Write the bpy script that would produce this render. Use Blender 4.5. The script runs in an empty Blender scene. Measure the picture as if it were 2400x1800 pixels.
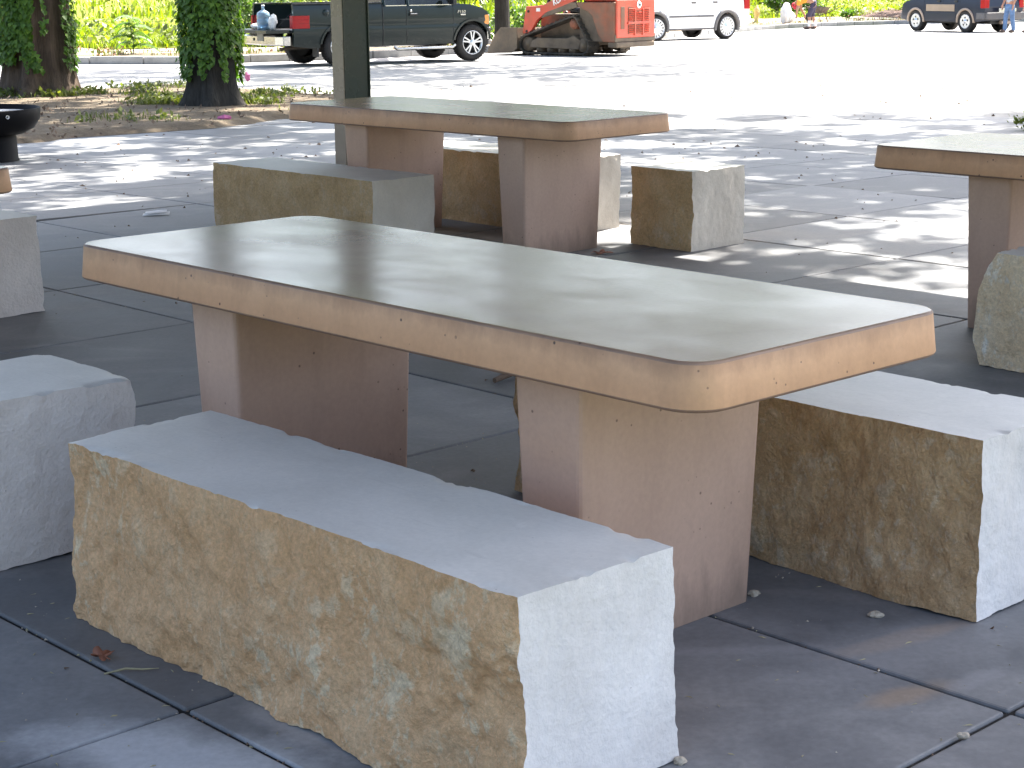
import bpy, bmesh, math, random
import numpy as np
from mathutils import Vector, Matrix, Euler

random.seed(7)
rng = np.random.default_rng(7)
SC = bpy.context.scene
COL = SC.collection
R = math.radians

# ------------------------------------------------------------------ camera
PITCH, ROLL, CAM_H = 0.22568, -0.01041, 1.480
cam_d = bpy.data.cameras.new('camera')
cam_d.sensor_width = 36.0
cam_d.lens = 4155.8 / 2400 * 36.0
cam_d.clip_start, cam_d.clip_end = 0.05, 3000
cam_o = bpy.data.objects.new('camera', cam_d)
COL.objects.link(cam_o)
_f = Vector((0, math.cos(PITCH), -math.sin(PITCH)))
_u0 = Vector((0, math.sin(PITCH), math.cos(PITCH)))
_r0 = Vector((1, 0, 0))
_r = math.cos(ROLL) * _r0 + math.sin(ROLL) * _u0
_u = -math.sin(ROLL) * _r0 + math.cos(ROLL) * _u0
_m = Matrix((_r, _u, -_f)).transposed().to_4x4()
_m.translation = (0, 0, CAM_H)
cam_o.matrix_world = _m
SC.camera = cam_o

# ------------------------------------------------------------------ light
SUN_EL = R(58)
SUN_H = Vector((0.62, 0.785, 0)).normalized()
SUN_DIR = SUN_H * math.cos(SUN_EL) + Vector((0, 0, math.sin(SUN_EL)))
world = bpy.data.worlds.new('World')
SC.world = world
world.use_nodes = True
wn = world.node_tree
sky = wn.nodes.new('ShaderNodeTexSky')
sky.sky_type = 'NISHITA'
sky.sun_disc = False
sky.sun_elevation = SUN_EL
sky.sun_rotation = math.atan2(SUN_H.x, SUN_H.y)
sky.air_density, sky.dust_density, sky.ozone_density = 1.0, 4.0, 0.6
bg = wn.nodes['Background']
bg.inputs['Strength'].default_value = 0.105
wn.links.new(sky.outputs[0], bg.inputs['Color'])
sun_d = bpy.data.lights.new('sun', 'SUN')
sun_d.energy = 5.0
sun_d.angle = R(0.53)
sun_d.color = (1.0, 0.955, 0.88)
sun_o = bpy.data.objects.new('sun', sun_d)
COL.objects.link(sun_o)
sun_o.rotation_euler = SUN_DIR.to_track_quat('Z', 'Y').to_euler()
sun_o.location = SUN_DIR * 60
SC.view_settings.view_transform = 'Standard'
SC.view_settings.look = 'None'
SC.view_settings.gamma = 1
SC.view_settings.use_curve_mapping = False
SC.view_settings.exposure = 2.4
SC.cycles.use_denoising = True
SC.cycles.max_bounces = 10
SC.cycles.transparent_max_bounces = 12
SC.cycles.caustics_reflective = False
SC.cycles.caustics_refractive = False

# ------------------------------------------------------------------ frames
YAW = -0.81659                      # the pavilion grid is turned this much from the view
CY, SY = math.cos(YAW), math.sin(YAW)


def UV(u, v):
    """pavilion grid (metres) -> ground coordinates"""
    return (u * CY - v * SY, u * SY + v * CY)


def gz(y):
    """the paving falls away gently beyond the pavilion"""
    if y < 12: return 0.0
    return -0.0115 * (min(y, 72) - 12)


# ------------------------------------------------------------------ objects
def tag(o, label=None, cat=None, group=None, kind=None):
    if label: o['label'] = label
    if cat: o['category'] = cat
    if group: o['group'] = group
    if kind: o['kind'] = kind
    return o


def empty(name, loc=(0, 0, 0), rz=0.0, label=None, cat=None, group=None, kind=None, parent=None):
    o = bpy.data.objects.new(name, None)
    o.empty_display_size = 0.1
    COL.objects.link(o)
    o.location = loc
    o.rotation_euler = (0, 0, rz)
    if parent: o.parent = parent
    return tag(o, label, cat, group, kind)


class MB:
    """collects shapes, builds ONE mesh object"""
    def __init__(s):
        s.v, s.f, s.m, s.sm = [], [], [], []

    def add(s, V, F, mi=0, smooth=False):
        b = len(s.v)
        s.v += [tuple(map(float, p)) for p in V]
        for f in F:
            s.f.append([b + i for i in f]); s.m.append(mi); s.sm.append(smooth)
        return s

    def box(s, x0, x1, y0, y1, z0, z1, mi=0, top=None):
        """top=(dx,dy): the top face is inset that much"""
        dx, dy = top or (0, 0)
        V = [(x0, y0, z0), (x1, y0, z0), (x1, y1, z0), (x0, y1, z0),
             (x0 + dx, y0 + dy, z1), (x1 - dx, y0 + dy, z1), (x1 - dx, y1 - dy, z1), (x0 + dx, y1 - dy, z1)]
        F = [(3, 2, 1, 0), (4, 5, 6, 7), (0, 1, 5, 4), (1, 2, 6, 5), (2, 3, 7, 6), (3, 0, 4, 7)]
        return s.add(V, F, mi)

    def prism_y(s, pts, y0, y1, mi=0):
        """polygon in x,z extruded along y"""
        n = len(pts)
        a = sum(pts[i][0] * pts[(i + 1) % n][1] - pts[(i + 1) % n][0] * pts[i][1] for i in range(n))
        if a < 0: pts = pts[::-1]
        V = [(p[0], y0, p[1]) for p in pts] + [(p[0], y1, p[1]) for p in pts]
        F = [list(range(n)), list(range(2 * n - 1, n - 1, -1))]
        F += [(i, n + i, n + (i + 1) % n, (i + 1) % n) for i in range(n)]
        return s.add(V, F, mi)

    def prism_z(s, pts, z0, z1, mi=0):
        n = len(pts)
        a = sum(pts[i][0] * pts[(i + 1) % n][1] - pts[(i + 1) % n][0] * pts[i][1] for i in range(n))
        if a < 0: pts = pts[::-1]
        V = [(p[0], p[1], z0) for p in pts] + [(p[0], p[1], z1) for p in pts]
        F = [list(range(n - 1, -1, -1)), list(range(n, 2 * n))]
        F += [(i, (i + 1) % n, n + (i + 1) % n, n + i) for i in range(n)]
        return s.add(V, F, mi)

    def lathe(s, prof, axis='z', n=24, c=(0, 0, 0), mi=0, smooth=True):
        V, F = [], []
        for r, h in prof:
            for k in range(n):
                a = 2 * math.pi * k / n
                x, y = r * math.cos(a), r * math.sin(a)
                p = (x, y, h) if axis == 'z' else ((x, h, y) if axis == 'y' else (h, x, y))
                V.append((p[0] + c[0], p[1] + c[1], p[2] + c[2]))
        for i in range(len(prof) - 1):
            for k in range(n):
                a, b = i * n + k, i * n + (k + 1) % n
                F.append((a, b, b + n, a + n) if axis != 'y' else (a, a + n, b + n, b))
        return s.add(V, F, mi, smooth)

    def tube(s, pts, rad, n=8, mi=0, caps=True):
        pts = [Vector(p) for p in pts]
        if not hasattr(rad, '__len__'): rad = [rad] * len(pts)
        V, F = [], []
        ref = Vector((0.31, 0.17, 0.93))
        for i, p in enumerate(pts):
            d = (pts[min(i + 1, len(pts) - 1)] - pts[max(i - 1, 0)]).normalized()
            a = d.cross(ref)
            if a.length < 1e-3: a = d.cross(Vector((1, 0, 0)))
            a.normalize(); b = d.cross(a)
            for k in range(n):
                t = 2 * math.pi * k / n
                V.append(p + rad[i] * (math.cos(t) * a + math.sin(t) * b))
        for i in range(len(pts) - 1):
            for k in range(n):
                q, w = i * n + k, i * n + (k + 1) % n
                F.append((q, w, w + n, q + n))
        s.add(V, F, mi, True)
        if caps:
            s.add(V[:n], [list(range(n - 1, -1, -1))], mi)
            s.add(V[-n:], [list(range(n))], mi)
        return s

    def ball(s, c, r, n=10, mi=0, sq=(1, 1, 1)):
        pr = [(max(1e-4, math.sin(math.pi * i / n)), -math.cos(math.pi * i / n)) for i in range(n + 1)]
        V, F = [], []
        m = n * 2
        for a, h in pr:
            for k in range(m):
                t = 2 * math.pi * k / m
                V.append((c[0] + r * sq[0] * a * math.cos(t), c[1] + r * sq[1] * a * math.sin(t), c[2] + r * sq[2] * h))
        for i in range(n):
            for k in range(m):
                q, w = i * m + k, i * m + (k + 1) % m
                F.append((q, w, w + m, q + m))
        return s.add(V, F, mi, True)

    def build(s, name, mats, parent=None, loc=(0, 0, 0), bevel=0, seg=2, rot=None, smooth=None, shape=None):
        me = bpy.data.meshes.new(name)
        V = s.v if shape is None else [shape(*p) for p in s.v]
        me.from_pydata(V, [], s.f)
        if not isinstance(mats, (list, tuple)): mats = [mats]
        for m in mats: me.materials.append(m)
        me.polygons.foreach_set('material_index', s.m)
        me.polygons.foreach_set('use_smooth', s.sm if smooth is None else [smooth] * len(s.f))
        me.update()
        o = bpy.data.objects.new(name, me)
        COL.objects.link(o)
        o.location = loc
        if rot: o.rotation_euler = rot
        if parent: o.parent = parent
        if bevel:
            b = o.modifiers.new('bevel', 'BEVEL')
            b.width, b.segments, b.limit_method, b.angle_limit = bevel, seg, 'ANGLE', R(35)
            b.harden_normals = False
        return o


def np_mesh(name, V, F, mats, parent=None, mi=None, smooth=False, loc=(0, 0, 0)):
    """V (n,3) float array, F (m,k) int array"""
    V = np.asarray(V, np.float32); F = np.asarray(F, np.int32)
    me = bpy.data.meshes.new(name)
    k = F.shape[1]
    me.vertices.add(len(V)); me.vertices.foreach_set('co', V.ravel())
    me.loops.add(F.size); me.loops.foreach_set('vertex_index', F.ravel())
    me.polygons.add(len(F))
    me.polygons.foreach_set('loop_start', np.arange(0, F.size, k, dtype=np.int32))
    if mi is not None: me.polygons.foreach_set('material_index', np.asarray(mi, np.int32))
    me.polygons.foreach_set('use_smooth', np.full(len(F), smooth))
    if not isinstance(mats, (list, tuple)): mats = [mats]
    for m in mats: me.materials.append(m)
    me.update(calc_edges=True); me.validate()
    o = bpy.data.objects.new(name, me)
    COL.objects.link(o); o.location = loc
    if parent: o.parent = parent
    return o


def copy_tree(o, parent=None):
    c = o.copy(); COL.objects.link(c)
    if parent: c.parent = parent
    for ch in list(o.children): copy_tree(ch, c)
    return c


# ------------------------------------------------------------------ noise (vectorised value noise)
def _hash(i, j, k, seed):
    h = (i * 374761393 + j * 668265263 + k * 2147483647 + seed * 1274126177) & 0xFFFFFFFF
    h = ((h ^ (h >> 13)) * 1274126177) & 0xFFFFFFFF
    h = ((h ^ (h >> 16)) * 2246822519) & 0xFFFFFFFF
    return ((h ^ (h >> 15)) & 0xFFFFFF) / float(0xFFFFFF)


def vnoise(P, seed=0):
    P = np.asarray(P, np.float64)
    I = np.floor(P).astype(np.int64); Fr = P - I
    W = Fr * Fr * Fr * (Fr * (Fr * 6 - 15) + 10)
    out = 0
    for a in (0, 1):
        for b in (0, 1):
            for c in (0, 1):
                w = (W[:, 0] if a else 1 - W[:, 0]) * (W[:, 1] if b else 1 - W[:, 1]) * (W[:, 2] if c else 1 - W[:, 2])
                out = out + w * _hash(I[:, 0] + a, I[:, 1] + b, I[:, 2] + c, seed)
    return out * 2 - 1


def fbm(P, oct=4, seed=0, gain=0.5):
    P = np.asarray(P, np.float64); s = 0; a = 1; n = 0
    for o in range(oct):
        s = s + a * vnoise(P * (2.03 ** o) + 17.3 * o, seed + o); n += a; a *= gain
    return s / n


# ------------------------------------------------------------------ materials
class NT:
    def __init__(s, name):
        s.mat = bpy.data.materials.new(name); s.mat.use_nodes = True
        s.nt = s.mat.node_tree
        s.bsdf = s.nt.nodes['Principled BSDF']
        s.out = s.nt.nodes['Material Output']

    def n(s, typ, **kw):
        nd = s.nt.nodes.new(typ)
        for k, v in kw.items(): setattr(nd, k, v)
        return nd

    def link(s, a, b): s.nt.links.new(a, b)

    def setv(s, sock, v):
        if hasattr(v, 'is_output'): s.link(v, sock)
        else: sock.default_value = v

    def coord(s, kind='Object', scale=(1, 1, 1), rot=(0, 0, 0), loc=(0, 0, 0)):
        if kind == 'World':
            o = s.n('ShaderNodeNewGeometry').outputs['Position']
        else:
            o = s.n('ShaderNodeTexCoord').outputs[kind]
        m = s.n('ShaderNodeMapping')
        m.inputs['Scale'].default_value = scale; m.inputs['Rotation'].default_value = rot
        m.inputs['Location'].default_value = loc
        s.link(o, m.inputs[0]); return m.outputs[0]

    def noise(s, vec, scale=5, detail=4, rough=0.55, dist=0.0):
        t = s.n('ShaderNodeTexNoise')
        s.link(vec, t.inputs['Vector'])
        t.inputs['Scale'].default_value = scale; t.inputs['Detail'].default_value = detail
        t.inputs['Roughness'].default_value = rough; t.inputs['Distortion'].default_value = dist
        return t.outputs['Fac']

    def voro(s, vec, scale=5, feature='F1', out='Distance', rnd=1.0):
        t = s.n('ShaderNodeTexVoronoi', feature=feature)
        s.link(vec, t.inputs['Vector']); t.inputs['Scale'].default_value = scale
        t.inputs['Randomness'].default_value = rnd
        return t.outputs[out]

    def ramp(s, fac, stops, interp='LINEAR'):
        r = s.n('ShaderNodeValToRGB'); s.link(fac, r.inputs[0])
        e = r.color_ramp.elements; r.color_ramp.interpolation = interp
        while len(e) < len(stops): e.new(0.5)
        for i, (p, c) in enumerate(stops):
            e[i].position = p
            e[i].color = (c, c, c, 1) if isinstance(c, (int, float)) else (*c, 1)
        return r.outputs[0]

    def mix(s, fac, a, b, mode='MIX'):
        m = s.n('ShaderNodeMix', data_type='RGBA', blend_type=mode)
        s.setv(m.inputs[0], fac)
        for i, v in ((6, a), (7, b)):
            if hasattr(v, 'is_output'): s.link(v, m.inputs[i])
            else: m.inputs[i].default_value = (*v, 1) if len(v) == 3 else v
        return m.outputs[2]

    def math(s, op, a, b=0.0, clamp=False):
        m = s.n('ShaderNodeMath', operation=op); m.use_clamp = clamp
        s.setv(m.inputs[0], a); s.setv(m.inputs[1], b)
        return m.outputs[0]

    def bump(s, h, strength=0.3, dist=0.01, normal=None):
        b = s.n('ShaderNodeBump'); s.link(h, b.inputs['Height'])
        b.inputs['Strength'].default_value = strength; b.inputs['Distance'].default_value = dist
        if normal: s.link(normal, b.inputs['Normal'])
        s.link(b.outputs[0], s.bsdf.inputs['Normal']); return b.outputs[0]

    def base(s, c): s.setv(s.bsdf.inputs['Base Color'], c if hasattr(c, 'is_output') else (*c, 1))
    def rough(s, v): s.setv(s.bsdf.inputs['Roughness'], v)
    def spec(s, v): s.bsdf.inputs['Specular IOR Level'].default_value = v
    def metal(s, v): s.setv(s.bsdf.inputs['Metallic'], v)


def plain(name, c, rough=0.5, metal=0.0, var=0.12, scale=6, spec=0.5, coat=0.0, bump=0.0, dirt=None):
    m = NT(name); co = m.coord('Object')
    n = m.noise(co, scale, 5, 0.6)
    lo = tuple(x * (1 - var) for x in c); hi = tuple(min(1, x * (1 + var)) for x in c)
    col = m.ramp(n, [(0.3, lo), (0.7, hi)])
    if dirt:
        d = m.ramp(m.noise(co, 2.3, 6, 0.65), [(0.42, 0.0), (0.68, 1.0)])
        col = m.mix(m.math('MULTIPLY', d, dirt[1]), col, dirt[0])
    m.base(col); m.metal(metal); m.spec(spec)
    m.rough(m.math('MULTIPLY_ADD', n, 0.15) if False else m.ramp(n, [(0.3, max(0, rough - 0.05)), (0.7, min(1, rough + 0.08))]))
    if coat:
        m.bsdf.inputs['Coat Weight'].default_value = coat
        m.bsdf.inputs['Coat Roughness'].default_value = 0.04
    if bump: m.bump(m.noise(co, scale * 12, 4, 0.6), bump, 0.004)
    return m.mat


def slab_material():
    m = NT('cast_slab'); co = m.coord('World')
    big = m.noise(co, 0.55, 6, 0.6, 0.6); mid = m.noise(co, 2.6, 7, 0.65, 0.4); fine = m.noise(co, 55, 4, 0.6)
    col = m.ramp(mid, [(0.28, (0.105, 0.108, 0.114)), (0.5, (0.165, 0.167, 0.171)), (0.72, (0.25, 0.248, 0.245))])
    col = m.mix(m.ramp(big, [(0.5, 0.0), (0.68, 0.6)]), col, (0.2, 0.195, 0.19))
    oi = m.n('ShaderNodeObjectInfo')
    col = m.mix(1.0, col, m.ramp(oi.outputs['Random'], [(0, 0.72), (1, 1.28)]), 'MULTIPLY')
    # lighter trowel sweeps and rinse marks
    sw = m.noise(m.coord('World', (1.0, 2.2, 1), (0, 0, YAW + 0.5)), 1.5, 4, 0.5, 1.0)
    col = m.mix(m.ramp(sw, [(0.56, 0.0), (0.74, 0.42)]), col, (0.27, 0.26, 0.25))
    # two sand coloured spills and one pale rinse patch, in true places on the floor
    def blot(cx, cy, rx, ry, rot, c, amt):
        global_c = m.coord('World', (1, 1, 1), (0, 0, 0), (-cx, -cy, 0))
        mp = m.n('ShaderNodeMapping', vector_type='TEXTURE')
        mp.inputs['Rotation'].default_value = (0, 0, rot); mp.inputs['Scale'].default_value = (rx, ry, 1)
        m.link(global_c, mp.inputs[0])
        g = m.n('ShaderNodeVectorMath', operation='LENGTH'); 
        wob = m.n('ShaderNodeVectorMath', operation='MULTIPLY'); wob.inputs[1].default_value = (1, 1, 0)
        m.link(mp.outputs[0], wob.inputs[0]); m.link(wob.outputs[0], g.inputs[0])
        d = m.math('ADD', g.outputs['Value'], m.math('MULTIPLY', m.math('SUBTRACT', m.noise(co, 5, 6, 0.65), 0.5), 1.4))
        return m.math('MULTIPLY', m.ramp(d, [(0.35, 1.0), (1.0, 0.0)]), amt), c
    for bl in BLOTS:
        f, c = blot(*bl); col = m.mix(f, col, c)
    spk = m.ramp(m.voro(co, 38), [(0.05, 1.0), (0.09, 0.0)])
    spk = m.math('MULTIPLY', spk, m.ramp(m.noise(co, 9, 2), [(0.56, 0.0), (0.6, 0.5)]))
    col = m.mix(spk, col, (0.3, 0.29, 0.28))
    col = m.mix(1.0, col, m.ramp(fine, [(0.2, 0.86), (0.8, 1.14)]), 'MULTIPLY')
    m.base(col)
    m.rough(m.ramp(mid, [(0.3, 0.5), (0.7, 0.72)])); m.spec(0.4)
    h = m.math('ADD', m.math('MULTIPLY', fine, 0.35), m.math('MULTIPLY', m.noise(co, 14, 5), 0.5))
    m.bump(h, 0.2, 0.003)
    return m.mat


def split_stone(name, lo, mid, hi, pale, pale_amt=0.5, rust=0.25, sc=1.0):
    m = NT(name); co = m.coord('Object')
    st = m.coord('Object', (1.15, 1.15, 0.8), (0.0, 0.45, 0.2))
    n1 = m.noise(co, 4.5 * sc, 9, 0.7, 0.3); n2 = m.noise(st, 17 * sc, 8, 0.68, 0.6); n3 = m.noise(co, 95, 6, 0.75)
    col = m.ramp(n1, [(0.30, lo), (0.5, mid), (0.70, hi)])
    col = m.mix(m.ramp(n2, [(0.28, 0.6), (0.40, 0.0)]), col, tuple(c * 0.7 for c in lo))
    col = m.mix(m.ramp(n2, [(0.54, 0.0), (0.7, 0.55)]), col, hi)
    # pale clean breaks: a few palm sized ones, many small flecks
    zone = m.ramp(m.noise(co, 2.7, 3), [(0.42, 0.25), (0.6, 1.0)])
    big = m.ramp(m.noise(st, 8.5 * sc, 7, 0.66, 0.25), [(0.56, 0.0), (0.615, 1.0)])
    mid_ = m.ramp(m.noise(m.coord('Object', (1, 1, 0.7), (0.2, 0.6, 0), (3, 7, 1)), 23 * sc, 6, 0.66, 0.2), [(0.565, 0.0), (0.625, 0.85)])
    sml = m.ramp(m.noise(m.coord('Object', (1, 1, 0.7), (0.2, 0.4, 0), (1, 2, 5)), 58 * sc, 5, 0.62), [(0.60, 0.0), (0.67, 0.6)])
    pat = m.math('MULTIPLY', m.math('MAXIMUM', big, m.math('MAXIMUM', mid_, sml)), zone)
    col = m.mix(m.math('MULTIPLY', pat, pale_amt), col, m.mix(m.ramp(n3, [(0.3, 0.0), (0.7, 1.0)]), tuple(c * 0.86 for c in pale), pale))
    ru = m.ramp(m.noise(co, 4.2, 6, 0.66, 0.5), [(0.56, 0.0), (0.72, rust)])
    col = m.mix(ru, col, (0.36, 0.16, 0.05))
    col = m.mix(1.0, col, m.ramp(n3, [(0.25, 0.76), (0.75, 1.36)]), 'MULTIPLY')
    m.base(col); m.rough(0.9); m.spec(0.2)
    h = m.math('ADD', m.math('MULTIPLY', n2, 2.2), m.math('MULTIPLY', n3, 0.7))
    h = m.math('ADD', h, m.math('MULTIPLY', m.noise(st, 36, 6, 0.66, 0.4), 1.2))
    h = m.math('ADD', h, m.math('MULTIPLY', mid_, 0.25))
    m.bump(h, 0.85, 0.014)
    return m.mat


def sawn_stone(name, c, c2, rough=0.62, bump=0.12, streak=True, spec=0.4):
    m = NT(name); co = m.coord('Object')
    n1 = m.noise(co, 3.2, 7, 0.62, 0.4); n2 = m.noise(co, 14, 6, 0.6); n3 = m.noise(co, 90, 3, 0.6)
    col = m.ramp(n1, [(0.3, c2), (0.68, c)])
    col = m.mix(m.ramp(n2, [(0.6, 0.0), (0.75, 0.35)]), col, tuple(min(1, x * 1.15) for x in c))
    if streak:
        s_ = m.noise(m.coord('Object', (1.2, 9, 1)), 5, 5, 0.6, 0.6)
        col = m.mix(m.ramp(s_, [(0.6, 0.0), (0.76, 0.35)]), col, tuple(x * 0.72 for x in c2))
    pit = m.math('MULTIPLY', m.ramp(m.voro(co, 42), [(0.05, 1.0), (0.1, 0.0)]), m.ramp(m.noise(co, 7, 2), [(0.58, 0.0), (0.62, 0.55)]))
    col = m.mix(pit, col, (0.16, 0.12, 0.09))
    col = m.mix(1.0, col, m.ramp(n3, [(0.2, 0.93), (0.8, 1.06)]), 'MULTIPLY')
    m.base(col); m.rough(rough); m.spec(spec)
    m.bump(m.math('ADD', m.math('MULTIPLY', n2, 1.0), m.math('MULTIPLY', n3, 0.4)), bump, 0.008)
    return m.mat


def cast_concrete(name, c, c2, rough=0.5, edge=False, pits=1.0, coat=0.0, stains=False, base_grime=False, spec=0.5, rvar=1.0, drip=0.5):
    m = NT(name); co = m.coord('Object')
    n1 = m.noise(co, 2.4, 3 if stains else 6, 0.5, 0.3); n2 = m.noise(m.coord('Object', (3, 3, 0.7)), 3.5, 6, 0.6, 0.3); n3 = m.noise(co, 70, 4, 0.6)
    col = m.ramp(n1, [(0.28, c2), (0.7, c)])
    if not stains: col = m.mix(m.ramp(n2, [(0.48, 0.0), (0.72, drip)]), col, tuple(x * 0.72 for x in c2))
    if stains:
        a = m.ramp(m.noise(co, 1.3, 3, 0.5, 0.4), [(0.46, 0.0), (0.62, 0.8)])
        col = m.mix(a, col, (0.25, 0.145, 0.085))
        b = m.ramp(m.noise(m.coord('Object', (1, 1, 1), (0, 0, 0), (5, 3, 0)), 1.2, 3, 0.5, 0.4), [(0.48, 0.0), (0.64, 0.65)])
        col = m.mix(b, col, (0.33, 0.275, 0.12))
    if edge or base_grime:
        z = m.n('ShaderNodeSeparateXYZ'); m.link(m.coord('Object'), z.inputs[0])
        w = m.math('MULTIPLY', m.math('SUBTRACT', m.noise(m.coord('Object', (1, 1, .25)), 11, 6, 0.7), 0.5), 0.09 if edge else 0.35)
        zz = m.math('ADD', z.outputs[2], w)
        if edge:
            gr = m.ramp(m.math('MULTIPLY_ADD', zz, 10.0), [(0.0, 0.0), (0.62, 0.0), (0.95, 0.55)]); gr.node.inputs[0].links[0].from_node.inputs[2].default_value = 1.0
            col = m.mix(gr, col, (0.27, 0.145, 0.075))
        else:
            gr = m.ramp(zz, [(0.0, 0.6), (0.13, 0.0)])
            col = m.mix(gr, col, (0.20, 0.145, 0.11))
    p = m.math('MULTIPLY', m.ramp(m.voro(co, 19), [(0.055, 1.0), (0.085, 0.0)]), m.ramp(m.noise(co, 6.5, 2), [(0.47, 0.0), (0.5, 1.0)]))
    p2 = m.math('MULTIPLY', m.ramp(m.voro(m.coord('Object', (1, 1, 1), (0, 0, 0), (3, 1, 2)), 33), [(0.06, 1.0), (0.1, 0.0)]), m.ramp(m.noise(co, 5.3, 2), [(0.56, 0.0), (0.6, 0.7)]))
    p = m.math('MULTIPLY', m.math('ADD', p, p2, True), pits)
    col = m.mix(p, col, (0.09, 0.05, 0.035))
    col = m.mix(1.0, col, m.ramp(n3, [(0.2, 0.93), (0.8, 1.07)]), 'MULTIPLY')
    m.base(col)
    m.rough(m.ramp(m.noise(m.coord('Object', (1, 1.6, 1)), 3.2, 5, 0.55, 0.5), [(0.3, max(0.02, rough - 0.10 * rvar)), (0.7, rough + 0.12 * rvar)]))
    m.spec(spec)
    if coat:
        m.bsdf.inputs['Coat Weight'].default_value = coat
        m.bsdf.inputs['Coat Roughness'].default_value = 0.18
    h = m.math('SUBTRACT', m.math('MULTIPLY', n3, 0.3), m.math('MULTIPLY', p, 1.2))
    h = m.math('ADD', h, m.math('MULTIPLY', n1, 1.2))
    m.bump(h, 0.08 if stains else 0.25, 0.004)
    return m.mat


def leaf_material(name, c, trans=0.35, var=0.35):
    m = NT(name)
    oi = m.n('ShaderNodeNewGeometry')
    rr = oi.outputs['Random Per Island']
    col = m.ramp(rr, [(0.0, tuple(x * (1 - var) for x in c)), (0.6, c), (1.0, tuple(x * (1 + var) * k for x, k in zip(c, (1.15, 1.0, 0.8))))])
    m.base(col); m.rough(0.5); m.spec(0.4)
    t = m.n('ShaderNodeBsdfTranslucent')
    m.link(m.mix(1.0, col, (1.6, 1.9, 0.7), 'MULTIPLY'), t.inputs['Color'])
    mx = m.n('ShaderNodeMixShader'); mx.inputs[0].default_value = trans
    m.link(m.bsdf.outputs[0], mx.inputs[1]); m.link(t.outputs[0], mx.inputs[2])
    m.link(mx.outputs[0], m.out.inputs['Surface'])
    return m.mat


def bark_material(name, c, c2):
    m = NT(name)
    st = m.coord('Object', (1, 1, 0.16))
    n = m.noise(st, 16, 7, 0.65, 0.6); n2 = m.noise(m.coord('Object'), 3, 4)
    col = m.ramp(n, [(0.3, c2), (0.68, c)])
    col = m.mix(m.ramp(n2, [(0.5, 0.0), (0.75, 0.5)]), col, tuple(x * 1.35 for x in c))
    m.base(col); m.rough(0.92); m.spec(0.2)
    m.bump(n, 0.9, 0.03)
    return m.mat


def ground_material(name, cols, sc=1.0, rough=0.9, bump=0.4, bd=0.02):
    m = NT(name); co = m.coord('World')
    n = m.noise(co, 0.7 * sc, 8, 0.68, 0.4); n2 = m.noise(co, 9 * sc, 6, 0.65); n3 = m.noise(co, 60 * sc, 4, 0.6)
    k = len(cols)
    f = m.math('ADD', m.math('MULTIPLY', n, 0.6), m.math('MULTIPLY', n2, 0.4))
    col = m.ramp(f, [(0.34 + 0.32 * i / (k - 1), c) for i, c in enumerate(cols)])
    col = m.mix(1.0, col, m.ramp(n3, [(0.2, 0.8), (0.8, 1.2)]), 'MULTIPLY')
    m.base(col); m.rough(rough); m.spec(0.25)
    m.bump(m.math('ADD', n3, m.math('MULTIPLY', n2, 1.5)), bump, bd)
    return m.mat


def car_paint(name, c, rough=0.25, dust=None, metal=0.3):
    m = NT(name); co = m.coord('Object')
    n = m.noise(co, 2.0, 5, 0.6)
    col = m.ramp(n, [(0.3, tuple(x * 0.9 for x in c)), (0.7, tuple(min(1, x * 1.1) for x in c))])
    r = rough
    if dust:
        z = m.n('ShaderNodeSeparateXYZ'); m.link(m.coord('Object'), z.inputs[0])
        low = m.ramp(m.math('ADD', z.outputs[2], m.math('MULTIPLY', m.math('SUBTRACT', m.noise(co, 3, 6, 0.7), 0.5), 0.5)), [(0.3, dust[1]), (0.8, dust[1] * 0.25)])
        col = m.mix(low, col, dust[0]); r = m.math('MULTIPLY_ADD', low, 0.5); 
        r.node.inputs[2].default_value = rough
    m.base(col); m.rough(r); m.metal(metal)
    m.bsdf.inputs['Coat Weight'].default_value = 0.15; m.bsdf.inputs['Coat Roughness'].default_value = 0.05; m.spec(0.3)
    return m.mat


def glass_material(name, c=(0.03, 0.04, 0.04), rough=0.03, trans=0.6):
    m = NT(name); co = m.coord('Object')
    m.base(m.ramp(m.noise(co, 3, 3), [(0.3, tuple(x * .9 for x in c)), (0.7, c)])); m.rough(rough)
    m.bsdf.inputs['Transmission Weight'].default_value = trans
    m.bsdf.inputs['IOR'].default_value = 1.45
    return m.mat


# blots: centre x, y, radii, turn, colour, amount
BLOTS = [(0.87, 3.80, 0.24, 0.045, 0.53, (0.36, 0.25, 0.16), 0.75),
         (0.82, 3.49, 0.17, 0.055, 0.5, (0.30, 0.225, 0.16), 0.65),
         (0.86, 3.72, 0.36, 0.20, 0.4, (0.23, 0.23, 0.235), 0.7),
         (0.50, 3.75, 0.28, 0.035, 0.05, (0.22, 0.22, 0.225), 0.7),
         (0.99, 3.57, 0.13, 0.04, 0.7, (0.24, 0.24, 0.245), 0.7),
         (-0.66, 3.22, 0.40, 0.17, -0.3, (0.46, 0.46, 0.465), 0.95),
         (-0.42, 3.36, 0.24, 0.08, -0.75, (0.36, 0.34, 0.33), 0.9)]
M = {}
M['slab'] = slab_material()
M['joint'] = ground_material('joint_grit', [(0.012, 0.012, 0.013), (0.03, 0.028, 0.026)], 4)
M['lot'] = ground_material('parking_concrete', [(0.24, 0.235, 0.225), (0.30, 0.295, 0.285), (0.36, 0.35, 0.335)], 0.6, 0.85, 0.15, 0.006)
M['dirt'] = ground_material('bare_dirt', [(0.10, 0.077, 0.053), (0.18, 0.14, 0.095), (0.28, 0.225, 0.155)], 1.6, 0.95, 0.8, 0.04)
M['mulch'] = ground_material('wood_mulch', [(0.05, 0.032, 0.024), (0.13, 0.08, 0.06), (0.2, 0.14, 0.11)], 2.0, 0.95, 0.9, 0.06)
M['sand'] = ground_material('sandy_path', [(0.30, 0.27, 0.21), (0.38, 0.34, 0.27)], 1.0)
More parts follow.
